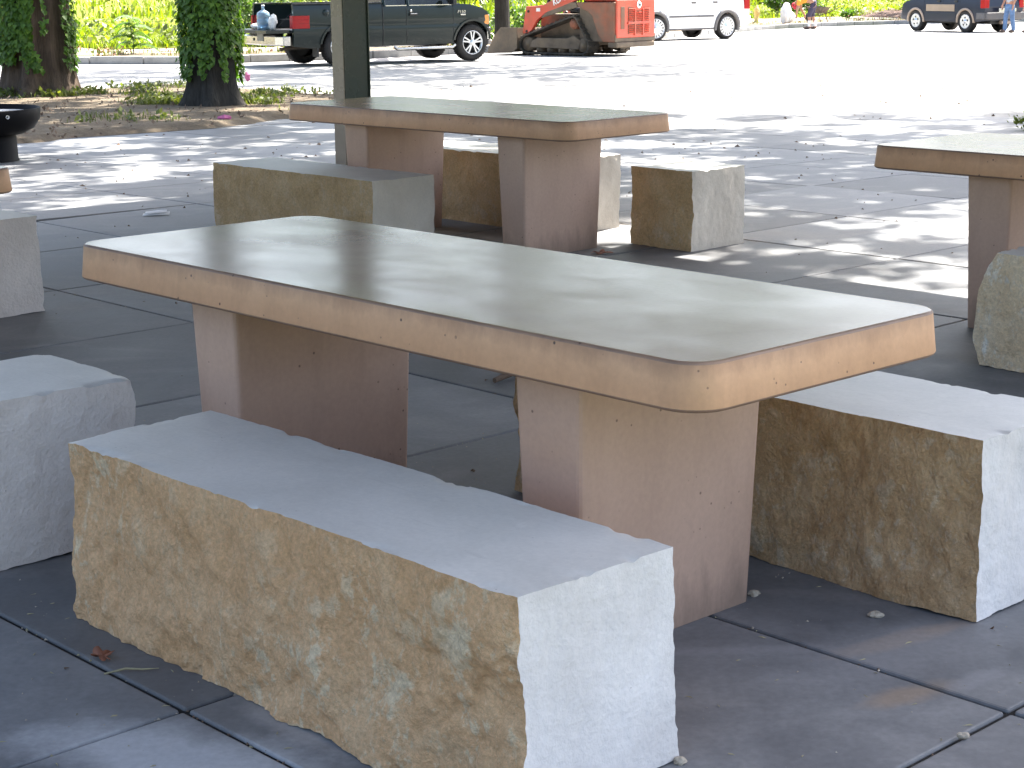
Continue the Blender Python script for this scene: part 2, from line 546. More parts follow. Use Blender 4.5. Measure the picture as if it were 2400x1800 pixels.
M['field'] = ground_material('field_grass', [(0.075, 0.11, 0.008), (0.14, 0.165, 0.012), (0.21, 0.21, 0.03)], 1.2, 0.95, 0.8, 0.05)
M['kerb'] = sawn_stone('kerb_concrete', (0.30, 0.295, 0.285), (0.2, 0.195, 0.19), 0.8, 0.3)
M['tan'] = split_stone('split_limestone_tan', (0.64, 0.375, 0.185), (0.75, 0.465, 0.25), (0.80, 0.545, 0.32), (0.88, 0.72, 0.49), 0.85, 0.06)
M['brown'] = split_stone('split_limestone_brown', (0.48, 0.295, 0.145), (0.59, 0.39, 0.21), (0.66, 0.475, 0.285), (0.74, 0.60, 0.42), 0.7, 0.35, 1.4)
M['olive'] = split_stone('split_limestone_olive', (0.50, 0.325, 0.16), (0.60, 0.41, 0.215), (0.66, 0.48, 0.28), (0.70, 0.58, 0.42), 0.45, 0.12, 1.2)
M['mottled'] = split_stone('split_limestone_mottled', (0.72, 0.52, 0.31), (0.80, 0.63, 0.42), (0.85, 0.72, 0.53), (0.97, 0.92, 0.82), 1.0, 0.05, 0.6)
M['pale_split'] = sawn_stone('split_limestone_pale', (0.74, 0.66, 0.60), (0.62, 0.55, 0.50), 0.85, 1.0, False)
M['end_grey'] = sawn_stone('sawn_limestone_grey_end', (0.68, 0.61, 0.51), (0.56, 0.49, 0.40), 0.8, 0.6, False)
M['top'] = sawn_stone('sawn_limestone', (0.72, 0.69, 0.63), (0.60, 0.58, 0.53), 0.42, 0.08, True, 0.5)
M['end'] = sawn_stone('sawn_limestone_end', (0.78, 0.745, 0.71), (0.62, 0.585, 0.55), 0.75, 0.5, False)
M['table_top'] = cast_concrete('cast_table_top', (0.42, 0.305, 0.195), (0.36, 0.255, 0.16), 0.21, pits=0.12, coat=0.0, stains=True, spec=0.42, rvar=0.35)
M['table_side'] = cast_concrete('cast_table_side', (0.63, 0.365, 0.21), (0.56, 0.315, 0.175), 0.5, edge=True, drip=0.3)
M['table_leg'] = cast_concrete('cast_table_leg', (0.545, 0.365, 0.275), (0.48, 0.315, 0.232), 0.45, base_grime=True, pits=0.7, drip=0.28)  # pinker than the side: difference in light on the legs put into colour
M['edge_wear'] = cast_concrete('cast_table_worn_edge', (0.33, 0.20, 0.13), (0.20, 0.13, 0.10), 0.5)
M['steel_green'] = plain('green_painted_steel', (0.008, 0.020, 0.015), 0.25, 0.0, 0.25, 3, 0.3, dirt=((0.05, 0.04, 0.02), 0.25))
M['strip'] = plain('painted_reflection_tan', (0.17, 0.135, 0.095), 0.25, 0, 0.2, 3, 0.7, dirt=((0.05, 0.05, 0.035), 0.6))  # tan of the bright lot's reflection, put into the base colour
M['deck_wood'] = plain('pine_decking', (0.24, 0.17, 0.10), 0.7, 0, 0.25, 5)
M['metal_roof'] = plain('metal_roofing', (0.06, 0.09, 0.07), 0.4, 0.3)
M['black_steel'] = plain('black_steel', (0.003, 0.003, 0.004), 0.55, 0.0, 0.3, 5, 0.08)
M['ash'] = plain('ash_grey', (0.35, 0.36, 0.37), 0.8)
M['white'] = plain('white_enamel', (0.75, 0.75, 0.73), 0.4)
M['bark'] = bark_material('bark_brown', (0.105, 0.075, 0.052), (0.03, 0.022, 0.016))
M['bark_dark'] = bark_material('bark_dark', (0.05, 0.045, 0.038), (0.018, 0.016, 0.013))
M['leaf'] = leaf_material('crown_leaf', (0.055, 0.105, 0.022), 0.3)
M['ivy'] = leaf_material('ivy_leaf', (0.085, 0.165, 0.02), 0.4)
M['weed'] = leaf_material('weed_leaf', (0.11, 0.13, 0.035), 0.3)
M['field_leaf'] = leaf_material('field_leaf', (0.15, 0.19, 0.012), 0.4, 0.5)
M['truck_green'] = car_paint('truck_green_paint', (0.007, 0.016, 0.016), 0.2, ((0.05, 0.045, 0.035), 0.2), 0.0)
M['suv_white'] = car_paint('suv_white_paint', (0.78, 0.78, 0.78), 0.3, None, 0.0)
M['navy'] = car_paint('navy_paint', (0.008, 0.014, 0.034), 0.25, ((0.08, 0.07, 0.055), 0.2), 0.0)
M['taupe'] = car_paint('taupe_paint', (0.33, 0.25, 0.19), 0.35, None, 0.2)
M['chrome'] = plain('chrome', (0.5, 0.5, 0.5), 0.16, 1.0, 0.08, dirt=((0.25, 0.22, 0.18), 0.25))
M['alloy'] = plain('wheel_alloy', (0.62, 0.62, 0.63), 0.28, 0.85, 0.08)
M['tyre'] = plain('tyre_rubber', (0.022, 0.021, 0.021), 0.8, 0, 0.3, 8, 0.3, dirt=((0.09, 0.075, 0.06), 0.4))
M['plastic_grey'] = plain('grey_cladding', (0.10, 0.095, 0.095), 0.6, 0, 0.15, dirt=((0.2, 0.16, 0.13), 0.35))
M['plastic_black'] = plain('black_plastic', (0.012, 0.012, 0.012), 0.5)
M['glass'] = glass_material('car_glass')
M['red_lens'] = plain('red_lens', (0.34, 0.004, 0.008), 0.2, 0, 0.1, 8, 0.3, 0.0)
M['amber_lens'] = plain('amber_lens', (0.7, 0.25, 0.02), 0.12, 0, 0.1, 8, 0.6, 0.5)
M['clear_lens'] = plain('clear_lens', (0.6, 0.6, 0.6), 0.1, 0.3, 0.1)
M['plate'] = plain('licence_plate', (0.22, 0.21, 0.18), 0.5)
M['orange'] = plain('orange_paint', (0.58, 0.06, 0.03), 0.4, 0, 0.12, 4, 0.5, 0.2, dirt=((0.22, 0.12, 0.07), 0.45))
M['dusty'] = plain('dusty_machine_grey', (0.13, 0.105, 0.082), 0.85, 0, 0.3, 5, 0.3, dirt=((0.24, 0.18, 0.12), 0.6), bump=0.3)
M['dusty_red'] = plain('dusty_orange_panel', (0.26, 0.10, 0.06), 0.75, 0, 0.25, 4, 0.3, dirt=((0.17, 0.125, 0.09), 0.95))
M['track'] = plain('rubber_track', (0.045, 0.041, 0.037), 0.85, 0, 0.3, 6, 0.3, dirt=((0.17, 0.135, 0.1), 0.6), bump=0.3)
M['bucket'] = plain('worn_bucket_steel', (0.12, 0.095, 0.07), 0.6, 0.3, 0.3, 4, 0.4, dirt=((0.2, 0.14, 0.09), 0.7))
M['jug'] = glass_material('jug_plastic', (0.35, 0.52, 0.68), 0.12, 0.55)
M['denim'] = plain('denim', (0.10, 0.17, 0.30), 0.85, 0, 0.3, 9)
M['denim2'] = plain('faded_denim', (0.16, 0.23, 0.33), 0.85, 0, 0.3, 9)
M['orange_shirt'] = plain('hi_vis_orange', (0.75, 0.30, 0.03), 0.8, 0, 0.15, 6)
M['skin'] = plain('skin', (0.36, 0.18, 0.11), 0.55, 0, 0.1, 9)
M['shorts'] = plain('dark_purple_cloth', (0.05, 0.04, 0.07), 0.85, 0, 0.2)
M['red_cloth'] = plain('red_cloth', (0.5, 0.03, 0.05), 0.8)
M['shirt_grey'] = plain('grey_shirt', (0.35, 0.35, 0.37), 0.85)
M['shoe'] = plain('worn_boot', (0.09, 0.06, 0.045), 0.7)
M['hair'] = plain('dark_hair', (0.02, 0.014, 0.01), 0.6)
M['yellow'] = plain('faded_yellow_paint', (0.55, 0.40, 0.14), 0.6)
M['paper'] = plain('white_paper', (0.7, 0.7, 0.7), 0.8)
M['pink'] = plain('pink_petal', (0.42, 0.10, 0.22), 0.7)
M['dry_leaf'] = plain('dry_oak_leaf', (0.26, 0.10, 0.055), 0.8, 0, 0.3, 20)
M['twig'] = plain('dry_twig', (0.13, 0.085, 0.055), 0.85, 0, 0.3, 20)
M['straw'] = plain('dry_grass_blade', (0.34, 0.30, 0.18), 0.8, 0, 0.3, 20)
M['chip'] = plain('stone_chip', (0.42, 0.36, 0.28), 0.85, 0, 0.3, 20)
M['mortar_bag'] = plain('white_sack', (0.72, 0.71, 0.68), 0.8)

# ================================================================== SETTING
def grid_sheet(name, poly, step, mat, zf, kind='structure', parent=None):
    """sheet over a polygon (ground x,y), z from zf(x,y arrays)"""
    bm = bmesh.new()
    vs = [bm.verts.new((x, y, 0)) for x, y in poly]
    bm.faces.new(vs)
    xs = [p[0] for p in poly]; ys = [p[1] for p in poly]
    for lo, hi, ax in ((min(xs), max(xs), 0), (min(ys), max(ys), 1)):
        t = lo + step
        while t < hi - 1e-3:
            co = (t, 0, 0) if ax == 0 else (0, t, 0)
            no = (1, 0, 0) if ax == 0 else (0, 1, 0)
            bmesh.ops.bisect_plane(bm, geom=bm.verts[:] + bm.edges[:] + bm.faces[:], plane_co=co, plane_no=no)
            t += step
    bm.normal_update()
    P = np.array([v.co[:] for v in bm.verts])
    Z = zf(P[:, 0], P[:, 1])
    for v, z in zip(bm.verts, Z): v.co.z = z
    if bm.faces and sum(f.normal.z for f in bm.faces) < 0: bmesh.ops.reverse_faces(bm, faces=bm.faces[:])
    me = bpy.data.meshes.new(name); bm.to_mesh(me); bm.free()
    me.materials.append(mat)
    o = bpy.data.objects.new(name, me); COL.objects.link(o)
    if kind: o['kind'] = kind
    if parent: o.parent = parent
    return o


def gza(x, y):
    return np.where(y < 12, 0.0, -0.0115 * (np.minimum(y, 72) - 12))


# the terrain out to the horizon
grid_sheet('ground', [(-600, -200), (600, -200), (600, 900), (-600, 900)], 60, M['field'], lambda x, y: gza(x, y) - 0.06 - 0.25 * (np.abs(y - 42) < 60) * (np.abs(x) < 60))
_tg = bpy.data.objects['ground']
# concrete parking lot in front of the kerb
KERB = [(-30, 45.5), (-20, 43.4), (-13, 41.6), (-9.4, 40.4), (-7.1, 39.8), (-5.8, 40.5), (-3.2, 42.6), (-1.5, 44.8),
        (1.2, 49.5), (4.0, 56.5), (7.2, 65), (10.2, 72.5), (13.2, 76.2), (18, 79.2), (26, 81.5), (40, 84)]
LOT = [(-30, -14), (40, -14), (40, 84)] + KERB[::-1][1:]
grid_sheet('parking_lot', LOT, 6.0, M['lot'], lambda x, y: gza(x, y) - 0.012)


grid_sheet('added_lawn', [UV(-0.4, -30), UV(40, -30), UV(40, 7), UV(0.6, 7)], 4.0, M['field'], lambda x, y: gza(x, y) + 0.004)  # unseen grass, added to darken light bounced from right of the camera


def smooth_path(pts, step):
    P = [Vector((*p, 0)) for p in pts]; out = []
    for i in range(len(P) - 1):
        p0, p1, p2, p3 = P[max(i - 1, 0)], P[i], P[i + 1], P[min(i + 2, len(P) - 1)]
        n = max(1, round((p2 - p1).length / step))
        for k in range(n):
            t = k / n
            out.append(0.5 * ((2 * p1) + (p2 - p0) * t + (2 * p0 - 5 * p1 + 4 * p2 - p3) * t * t + (3 * p1 - p0 - 3 * p2 + p3) * t ** 3))
    out.append(P[-1]); return out


# kerb: separate kerb stones laid along the curve
kerb = empty('kerb', kind='structure')
kp = smooth_path(KERB, 1.15)
for i in range(len(kp) - 1):
    a, b = kp[i], kp[i + 1]
    d = (b - a); L = d.length; ang = math.atan2(d.y, d.x)
    mb = MB(); mb.box(0.008, L - 0.008, 0, 0.17, -0.15, 0.17, 0, None)
    o = mb.build('kerb_stone', M['kerb'], kerb, (a.x, a.y, gz(a.y) - 0.012 + random.uniform(-0.008, 0.012)), bevel=0.022, rot=(0, -math.atan2(gz(b.y) - gz(a.y), L), ang + random.uniform(-0.01, 0.01)))

# ground behind the kerb: verge of dirt, pale path, then the field rising a little
def offset(path, d):
    out = []
    for i, p in enumerate(path):
        t = (path[min(i + 1, len(path) - 1)] - path[max(i - 1, 0)]).normalized()
        out.append(p + d * Vector((-t.y, t.x, 0)))
    return out


def band(name, path, d0, d1, z0, z1, mat, nz=6, jit=0.0, seed=0):
    rows = []
    for k in range(nz + 1):
        t = k / nz
        o = offset(path, d0 + (d1 - d0) * t)
        rows.append([(p.x + (rng.normal() * jit if k == nz else 0), p.y + (rng.normal() * jit if k == nz else 0), gz(p.y) + z0 + (z1 - z0) * t) for p in o])
    V = np.array([p for r in rows for p in r]); n = len(path)
    V[:, 2] += 0.03 * fbm(V * [1.3, 1.3, 0], 3, seed) * (np.arange(len(V)) >= n)
    F = [(k * n + i, k * n + i + 1, (k + 1) * n + i + 1, (k + 1) * n + i) for k in range(nz) for i in range(n - 1)]
    o = np_mesh(name, V, F, mat, smooth=True); o['kind'] = 'structure'; return o


kp2 = smooth_path(KERB, 0.8)
band('verge', kp2, 0.165, 2.2, 0.135, 0.17, M['dirt'], 6, 0.25, 3)
band('sandy_path', kp2, 1.7, 8.5, 0.155, 0.19, M['sand'], 8, 0.6, 4)
band('field', kp2, 6.6, 240, 0.2, 0.9, M['field'], 40, 0, 5)

# mulch bed with a low mound on the right
mp = [(16.2, 79.3), (20, 81.2), (26, 83), (34, 86), (33, 95), (25, 98), (18, 92), (14.8, 84)]
grid_sheet('mulch_bed', mp, 0.7, M['mulch'], lambda x, y: gza(x, y) + 0.1 + 0.5 * np.clip(1 - ((x - 24) ** 2 / 70 + (y - 88) ** 2 / 70), 0, 1) ** 0.7 + 0.06 * fbm(np.stack([x * 2, y * 2, x * 0], 1), 3, 8))

# dirt island with the ivy trees
isl = [(-16, 17.4), (-8, 17.5), (-5.6, 17.0), (-4.6, 17.5), (-4.35, 18.4), (-3.5, 19.0), (-3.0, 20.0), (-2.4, 21.6), (-2.1, 23.4), (-2.15, 25.2), (-2.9, 26.0), (-3.6, 26.8), (-4.9, 28.6), (-5.6, 29.0), (-6.3, 27.9), (-7.6, 27.3), (-10, 27.6), (-16, 27)]


def poly_dist(x, y, poly):
    """signed distance, positive inside"""
    x = np.asarray(x, float); y = np.asarray(y, float)
    d = np.full(x.shape, 1e9); ins = np.zeros(x.shape, bool)
    for (x0, y0), (x1, y1) in zip(poly, poly[1:] + poly[:1]):
        ex, ey = x1 - x0, y1 - y0
        t = np.clip(((x - x0) * ex + (y - y0) * ey) / (ex * ex + ey * ey), 0, 1)
        d = np.minimum(d, np.hypot(x - x0 - t * ex, y - y0 - t * ey))
        c = ((y0 > y) != (y1 > y)) & (x < (x1 - x0) * (y - y0) / (y1 - y0 + 1e-12) + x0)
        ins ^= c
    return np.where(ins, d, -d)


def island_z(x, y):
    d = poly_dist(x, y, isl) + 0.35 * fbm(np.stack([x * 1.4, y * 1.4, x * 0], 1), 4, 11)
    P = np.stack([x, y, x * 0], 1)
    return gza(x, y) - 0.02 + np.clip(d * 0.35, -0.05, 0.075) + 0.02 * fbm(P * 2.2, 4, 12) * np.clip(d * 2, 0, 1)


gx, gy = np.meshgrid(np.arange(-16, -1.4, 0.14), np.arange(16, 30, 0.14))
V = np.stack([gx.ravel(), gy.ravel(), island_z(gx.ravel(), gy.ravel())], 1)
nx = gx.shape[1]
F = np.array([(j * nx + i, j * nx + i + 1, (j + 1) * nx + i + 1, (j + 1) * nx + i) for j in range(gx.shape[0] - 1) for i in range(nx - 1)])
keep = (V[F][:, :, 2] - gza(V[F][:, :, 0], V[F][:, :, 1])).max(1) > -0.035
o = np_mesh('dirt_bed', V, F[keep], M['dirt'], smooth=True); o['kind'] = 'structure'

# pavement of cast slabs, laid on the pavilion grid
pav = empty('pavement', kind='structure')
U0, V0, ST = -2.985, 1.858, 1.205
base = [UV(-16.4, -6), UV(0.6, -6), UV(0.6, 17), UV(-16.4, 17)]
grid_sheet('pavement_bed', base, 2.0, M['joint'], lambda x, y: gza(x, y) - 0.009, None, pav)
slab_cache = {}
GAP = 0.0065
for i in range(-11, 3):
    for j in range(-3, 13):
        u0, v0 = U0 + i * ST, V0 + j * ST
        cx, cy = UV(u0 + ST / 2, v0 + ST / 2)
        if cy < 1.0 or abs(cx) > cy * 0.31 + 2.4: continue
        key = random.randrange(3)
        if key not in slab_cache:
            h = ST / 2 - GAP
            mb = MB(); mb.box(-h, h, -h, h, -0.05, 0.0)
            o = mb.build('slab', M['slab'], pav, bevel=0.006, seg=2)
            slab_cache[key] = o
        else:
            s0 = slab_cache[key]; o = s0.copy(); COL.objects.link(o); o.parent = pav
        tilt = -0.0115 if cy > 12 else 0.0
        o.rotation_euler = Euler((math.atan(tilt) * 1.0, 0, 0)).to_matrix().to_4x4().__matmul__(Matrix.Rotation(YAW, 4, 'Z')).to_euler()
        o.location = (cx, cy, gz(cy) + random.uniform(-0.0012, 0.0012))

# ================================================================== PAVILION
pavilion = empty('pavilion', (*UV(-5.71, 3.89), 0), YAW, 'open picnic pavilion on dark green steel posts', 'pavilion')
RU0, RU1, RV0, RV1 = -10.92 + 5.71, -1.30 + 5.71, 0.30 - 3.89, 8.98 - 3.89
mb = MB()
zr, ez = 4.75, 3.0
rid0, rid1 = RU0 + 4.6, RU1 - 4.6
cv = (RV0 + RV1) / 2
V = []
for dz in (0.0, 0.16):
    V += [(RU0, RV0, ez + dz), (RU1, RV0, ez + dz), (RU1, RV1, ez + dz), (RU0, RV1, ez + dz), (rid0, cv, zr + dz), (rid1, cv, zr + dz)]
F = [(0, 4, 5, 1), (1, 5, 2), (2, 5, 4, 3), (3, 4, 0)]
mb.add(V, [f for f in F], 1)
mb.add(V, [tuple(i + 6 for i in f[::-1]) for f in F], 0)
mb.add(V, [(0, 1, 7, 6), (1, 2, 8, 7), (2, 3, 9, 8), (3, 0, 6, 9)], 2)
mb.build('roof', [M['metal_roof'], M['deck_wood'], M['steel_green']], pavilion)
for a, b in (((RU0 + .95, RV0 + .35), (RU1 - .95, RV0 + .35)), ((RU0 + .95, RV1 - 1.19), (RU1 - .95, RV1 - 1.19)),
             ((RU0 + .95, RV0 + .35), (RU0 + .95, RV1 - 1.19)), ((RU1 - .95, RV0 + .35), (RU1 - .95, RV1 - 1.19))):
    mb = MB()
    if a[1] == b[1]: mb.box(a[0] + .12, b[0] - .12, a[1] - 0.08, a[1] + 0.08, 2.72, 3.0)
    else: mb.box(a[0] - 0.079, a[0] + 0.079, a[1] + .13, b[1] - .13, 2.721, 2.999)
    mb.build('beam', M['steel_green'], pavilion, bevel=0.006)
for pu in (RU0 + .985, RU1 - .95):
    for pv in (RV0 + .35, RV1 - 1.155):
        mb = MB()
        # rolled column: two flanges and a recessed web on each side
        w, d, t = 0.065, 0.115, 0.012
        mb.prism_z([(-w, -d), (w, -d), (w, -d + t), (w - 0.012, -d + t), (w - 0.012, d - t), (w, d - t), (w, d), (-w, d), (-w, d - t),
                    (-w + 0.012, d - t), (-w + 0.012, -d + t), (-w, -d + t)], 0.02, 3.02)
        p = mb.build('steel_post', M['steel_green'], pavilion, (pu, pv, 0), bevel=0.003)
        mb = MB(); mb.box(-w + .003, w - .003, -d - .006, -d, .03, 2.7); mb.build('reflection_strip', M['strip'], p, bevel=.002)  # added thin sheet: paints a warm reflection on this post face
        mb = MB(); mb.box(-0.15, 0.15, -0.19, 0.19, 0.001, 0.02)
        mb.build('base_plate', M['steel_green'], p, bevel=0.004)

# ================================================================== TABLES
TL, TW, TH, TT = 2.331, 0.822, 0.76, 0.10


def rounded_rect(L, W, r, n=7):
    pts = []
    for cx, cy, a0 in ((L / 2 - r, W / 2 - r, 0), (-L / 2 + r, W / 2 - r, 90), (-L / 2 + r, -W / 2 + r, 180), (L / 2 - r, -W / 2 + r, 270)):
        for k in range(n + 1):
            a = R(a0 + 90 * k / n); pts.append((cx + r * math.cos(a), cy + r * math.sin(a)))
    return pts


def loft(mb, rings, mis, cap_mi=(0, 0), smooth=True):
    n = len(rings[0]); b = []
    for i in range(len(rings) - 1):
        V = list(rings[i]) + list(rings[i + 1])
        mb.add(V, [(k, (k + 1) % n, n + (k + 1) % n, n + k) for k in range(n)], mis[i], smooth)
    mb.add(rings[0], [list(range(n - 1, -1, -1))], cap_mi[0])
    mb.add(rings[-1], [list(range(n))], cap_mi[1])


def weld(o, d=1e-4):
    bm = bmesh.new(); bm.from_mesh(o.data); bmesh.ops.remove_doubles(bm, verts=bm.verts[:], dist=d); bm.to_mesh(o.data); bm.free()
    o.data.update()


def make_table(label):
    t = empty('picnic_table', (0, 0, 0), 0, label, 'table', 'cast concrete picnic tables')
    mb = MB(); rings = []
    prof = [(0.004, -TT), (0.011, -TT + 0.004), (0.013, -TT + 0.008), (0.0035, -0.006), (0.002, -0.003), (-0.001, -0.0008), (-0.004, 0.0)]
    for off, z in prof:
        rings.append([(x, y, z) for x, y in rounded_rect(TL + 2 * off, TW + 2 * off, 0.075 + off, 8)])
    loft(mb, rings, [3, 3, 1, 3, 3, 0], (2, 0), True)
    o = mb.build('tabletop', [M['table_top'], M['table_side'], M['table_leg'], M['edge_wear']], t, (0, 0, TH))
    weld(o)
    for s in (-1, 1):
        mb = MB(); rings = []
        for k, z in ((1.0, 0.0), (1.0 - 0.9, (TH - TT) * 0.9), (0.0, TH - TT)):
            w, l = 0.614 - 2 * 0.0187 * k, 0.210 - 2 * 0.0194 * k
            rings.append([(s * 0.6444 + x, y, z) for x, y in rounded_rect(l, w, 0.014, 3)])
        loft(mb, rings, [0, 0], (0, 0), False)
        o = mb.build('pedestal', M['table_leg'], t); weld(o)
    return t


tabs = [((-3.3096, 2.9178), -0.006, 'nearest cast concrete table, glossy top catching sky, bright bench stone before it'),
        ((-7.5575, 6.7870), 0.020, 'cast concrete table in front of the dark green steel post'),
        ((-3.36, 6.80), 0.0, 'cast concrete table cut off by the right edge of the photo'),
        ((-7.68, 3.00), 0.0, 'cast concrete table of which only one tabletop end shows at far left')]
t0 = None
for (u, v), yw, lab in tabs:
    if t0 is None: t = t0 = make_table(lab)
    else: t = copy_tree(t0); t['label'] = lab
    t.location = (*UV(u, v), 0.0); t.rotation_euler = (0, 0, YAW + yw)

# ================================================================== STONE BENCHES
def stone(name, label, cat, u0, u1, v0, v1, H=0.44, res=0.012, front='tan', back='tan', right='end', left='end', top='top',
          amp=dict(), seed=0, group=None, chip=1.0, round_left=0.0):
    L, W = u1 - u0, v1 - v0
    nx, ny, nz = max(4, round(L / res)), max(4, round(W / res)), max(4, round(H / res))
    xs, ys, zs = np.linspace(-L / 2, L / 2, nx + 1), np.linspace(-W / 2, W / 2, ny + 1), np.linspace(0, H, nz + 1)
    V, F, MI = [], [], []
    off = 0

    def face(A, B, fn, mi, flip):
        nonlocal off
        a, b = np.meshgrid(A, B, indexing='ij')
        P = fn(a.ravel(), b.ravel()); V.append(P)
        m, n = len(A), len(B)
        i, j = np.meshgrid(np.arange(m - 1), np.arange(n - 1), indexing='ij')
        q = (i * n + j).ravel() + off
        f = np.stack([q, q + n, q + n + 1, q + 1], 1)
        if flip: f = f[:, ::-1]
        F.append(f); MI.append(np.full(len(f), mi)); off += len(P)
    z_ = lambda a: np.zeros_like(a)
    face(xs, zs, lambda a, b: np.stack([a, z_(a) - W / 2, b], 1), 0, False)
    face(xs, zs, lambda a, b: np.stack([a, z_(a) + W / 2, b], 1), 1, True)
    face(ys, zs, lambda a, b: np.stack([z_(a) + L / 2, a, b], 1), 2, False)
    face(ys, zs, lambda a, b: np.stack([z_(a) - L / 2, a, b], 1), 3, True)
    face(xs, ys, lambda a, b: np.stack([a, b, z_(a) + H], 1), 4, False)
    face(xs, ys, lambda a, b: np.stack([a, b, z_(a)], 1), 5, True)
    V = np.concatenate(V); F = np.concatenate(F); MI = np.concatenate(MI)
    P0 = V.copy(); S = P0 * 1.0 + seed * 13.7

    def rock(P, a, sd):
        wv = np.stack([fbm(P * 3.1 + 5, 2, sd + 50), fbm(P * 3.1 + 9, 2, sd + 51), fbm(P * 3.1 + 2, 2, sd + 52)], 1) * 0.10
        Q = P + wv
        big = fbm(P * [2.3, 2.3, 3.0], 2, sd) * 1.5
        mid = fbm(Q * [9, 9, 7], 5, sd + 7, 0.58)
        t = fbm(Q * [7, 7, 5.5] + 3.7, 3, sd + 31) * 4.0
        led = np.floor(t) + np.clip((t - np.floor(t)) * 3.2, 0, 1)      # broken ledges
        fine = fbm(P * [38, 38, 30], 3, sd + 21, 0.6)
        return a * (big * 0.80 + mid * 0.50 + led * 0.20 + fine * 0.22)
    A = dict(front=0.020, back=0.018, right=0.005, left=0.006, top=0.0014, bottom=0.008); A.update(amp)
    near = lambda d, w=0.03: np.clip(1 - d / w, 0, 1) ** 1.5
    # rough faces: chip back towards the sawn top edge
    yf = near(P0[:, 1] + W / 2); yb = near(W / 2 - P0[:, 1]); xr = near(L / 2 - P0[:, 0]); xl = near(P0[:, 0] + L / 2)
    zt = near(H - P0[:, 2], 0.02); zb = near(P0[:, 2], 0.05)
    tk_ = 1 - 0.68 * np.clip(1 - (H - P0[:, 2]) / 0.07, 0, 1)
    V[:, 1] += tk_ * (yf * (-rock(S, A['front'], 1 + seed)) + yb * rock(S, A['back'], 2 + seed))
    V[:, 0] += xr * rock(S, A['right'], 3 + seed) - xl * rock(S, A['left'], 4 + seed)
    V[:, 2] += zt * rock(S * [1, 1, 0.2], A['top'], 5 + seed)
    V[:, 2] += np.clip(zb, 0, 1) * np.clip(rock(S, A['bottom'], 6 + seed), 0, 1) * (P0[:, 2] < 0.06) * (np.maximum.reduce([yf, yb, xr, xl]) > 0.3)
    # small edge chips
    e = fbm(S * 15, 3, 40 + seed)
    c = np.clip(e - 0.14, 0, 1) * 0.018 * chip
    V[:, 2] -= c * zt * np.maximum.reduce([yf, yb, xr, xl])
    V[:, 1] += c * 0.6 * (yf - yb) * np.maximum(xr, xl)
    if round_left:
        t = np.clip(1 - (P0[:, 0] + L / 2) / 0.22, 0, 1)
        cz = np.abs(P0[:, 2] / H - 0.42) * 2
        V[:, 0] += round_left * t * (cz ** 2.2) * (1.1 - 0.3 * (P0[:, 2] < H * .4))
    V[P0[:, 2] <= 1e-6, 2] = np.maximum(V[P0[:, 2] <= 1e-6, 2], 0.0)
    cu, cv_ = UV((u0 + u1) / 2, (v0 + v1) / 2)
    o = np_mesh(name, V, F, [M[front], M[back], M[right], M[left], M[top], M['joint']], None, MI, False, (cu, cv_, 0.0005))
    weld(o, 1e-5)
    for p in o.data.polygons: p.use_smooth = True
    try: o.data.set_sharp_from_angle(angle=R(50))
    except Exception: pass
    o.rotation_euler = (0, 0, YAW)
    return tag(o, label, cat, group)


GB = 'rough limestone benches round the tables'
stone('stone_bench', 'nearest limestone bench with tan rough side and bright white end', 'bench', -3.63, -2.105, 1.985, 2.385, 0.437, 0.007, 'tan', 'tan', seed=1, group=GB,
      amp=dict(front=0.030, back=0.018, right=0.004))
stone('stone_bench', 'limestone bench with brown rough side behind the near table at right', 'bench', -3.66, -2.115, 3.455, 3.885, 0.44, 0.008, 'brown', 'tan', seed=2, group=GB,
      amp=dict(front=0.018, right=0.009))
stone('stone_block', 'short grey limestone block cut off by left edge, nearest of the blocks', 'stone seat', -4.53, -4.075, 1.985, 2.425, 0.444, 0.011, 'pale_split', 'pale_split', 'pale_split', 'pale_split', seed=3, group=GB,
      amp=dict(front=0.012, right=0.009))
stone('stone_bench', 'limestone bench with olive brown side in front of the table by the post', 'bench', -8.76, -7.285, 5.85, 6.275, 0.44, 0.012, 'olive', 'olive', 'end_grey', seed=4, group=GB, amp=dict(front=0.014, right=0.009))
stone('stone_bench', 'limestone bench half hidden behind the table by the post', 'bench', -8.82, -7.30, 7.30, 7.76, 0.44, 0.014, 'olive', 'olive', 'end_grey', seed=5, group=GB, amp=dict(front=0.014, right=0.014, back=0.018))
stone('stone_block', 'cube of limestone with sunlit top standing alone right of a table', 'stone seat', -6.79, -6.345, 7.315, 7.765, 0.44, 0.010, 'olive', 'olive', 'end_grey', seed=6, group=GB, amp=dict(front=0.018, right=0.012, left=0.014))
stone('stone_bench', 'grey limestone bench end at left edge, beyond the shorter grey block', 'bench', -8.84, -7.33, 3.50, 3.935, 0.442, 0.014, 'pale_split', 'pale_split', 'pale_split', 'pale_split', seed=7, group=GB, amp=dict(front=0.01, right=0.006))
stone('stone_bench', 'mottled cream and tan limestone bench with rounded end at right edge', 'bench', -3.655, -2.12, 5.88, 6.30, 0.445, 0.010, 'mottled', 'mottled', 'end', 'mottled', seed=8, group=GB, amp=dict(front=0.020, left=0.018), round_left=0.045)

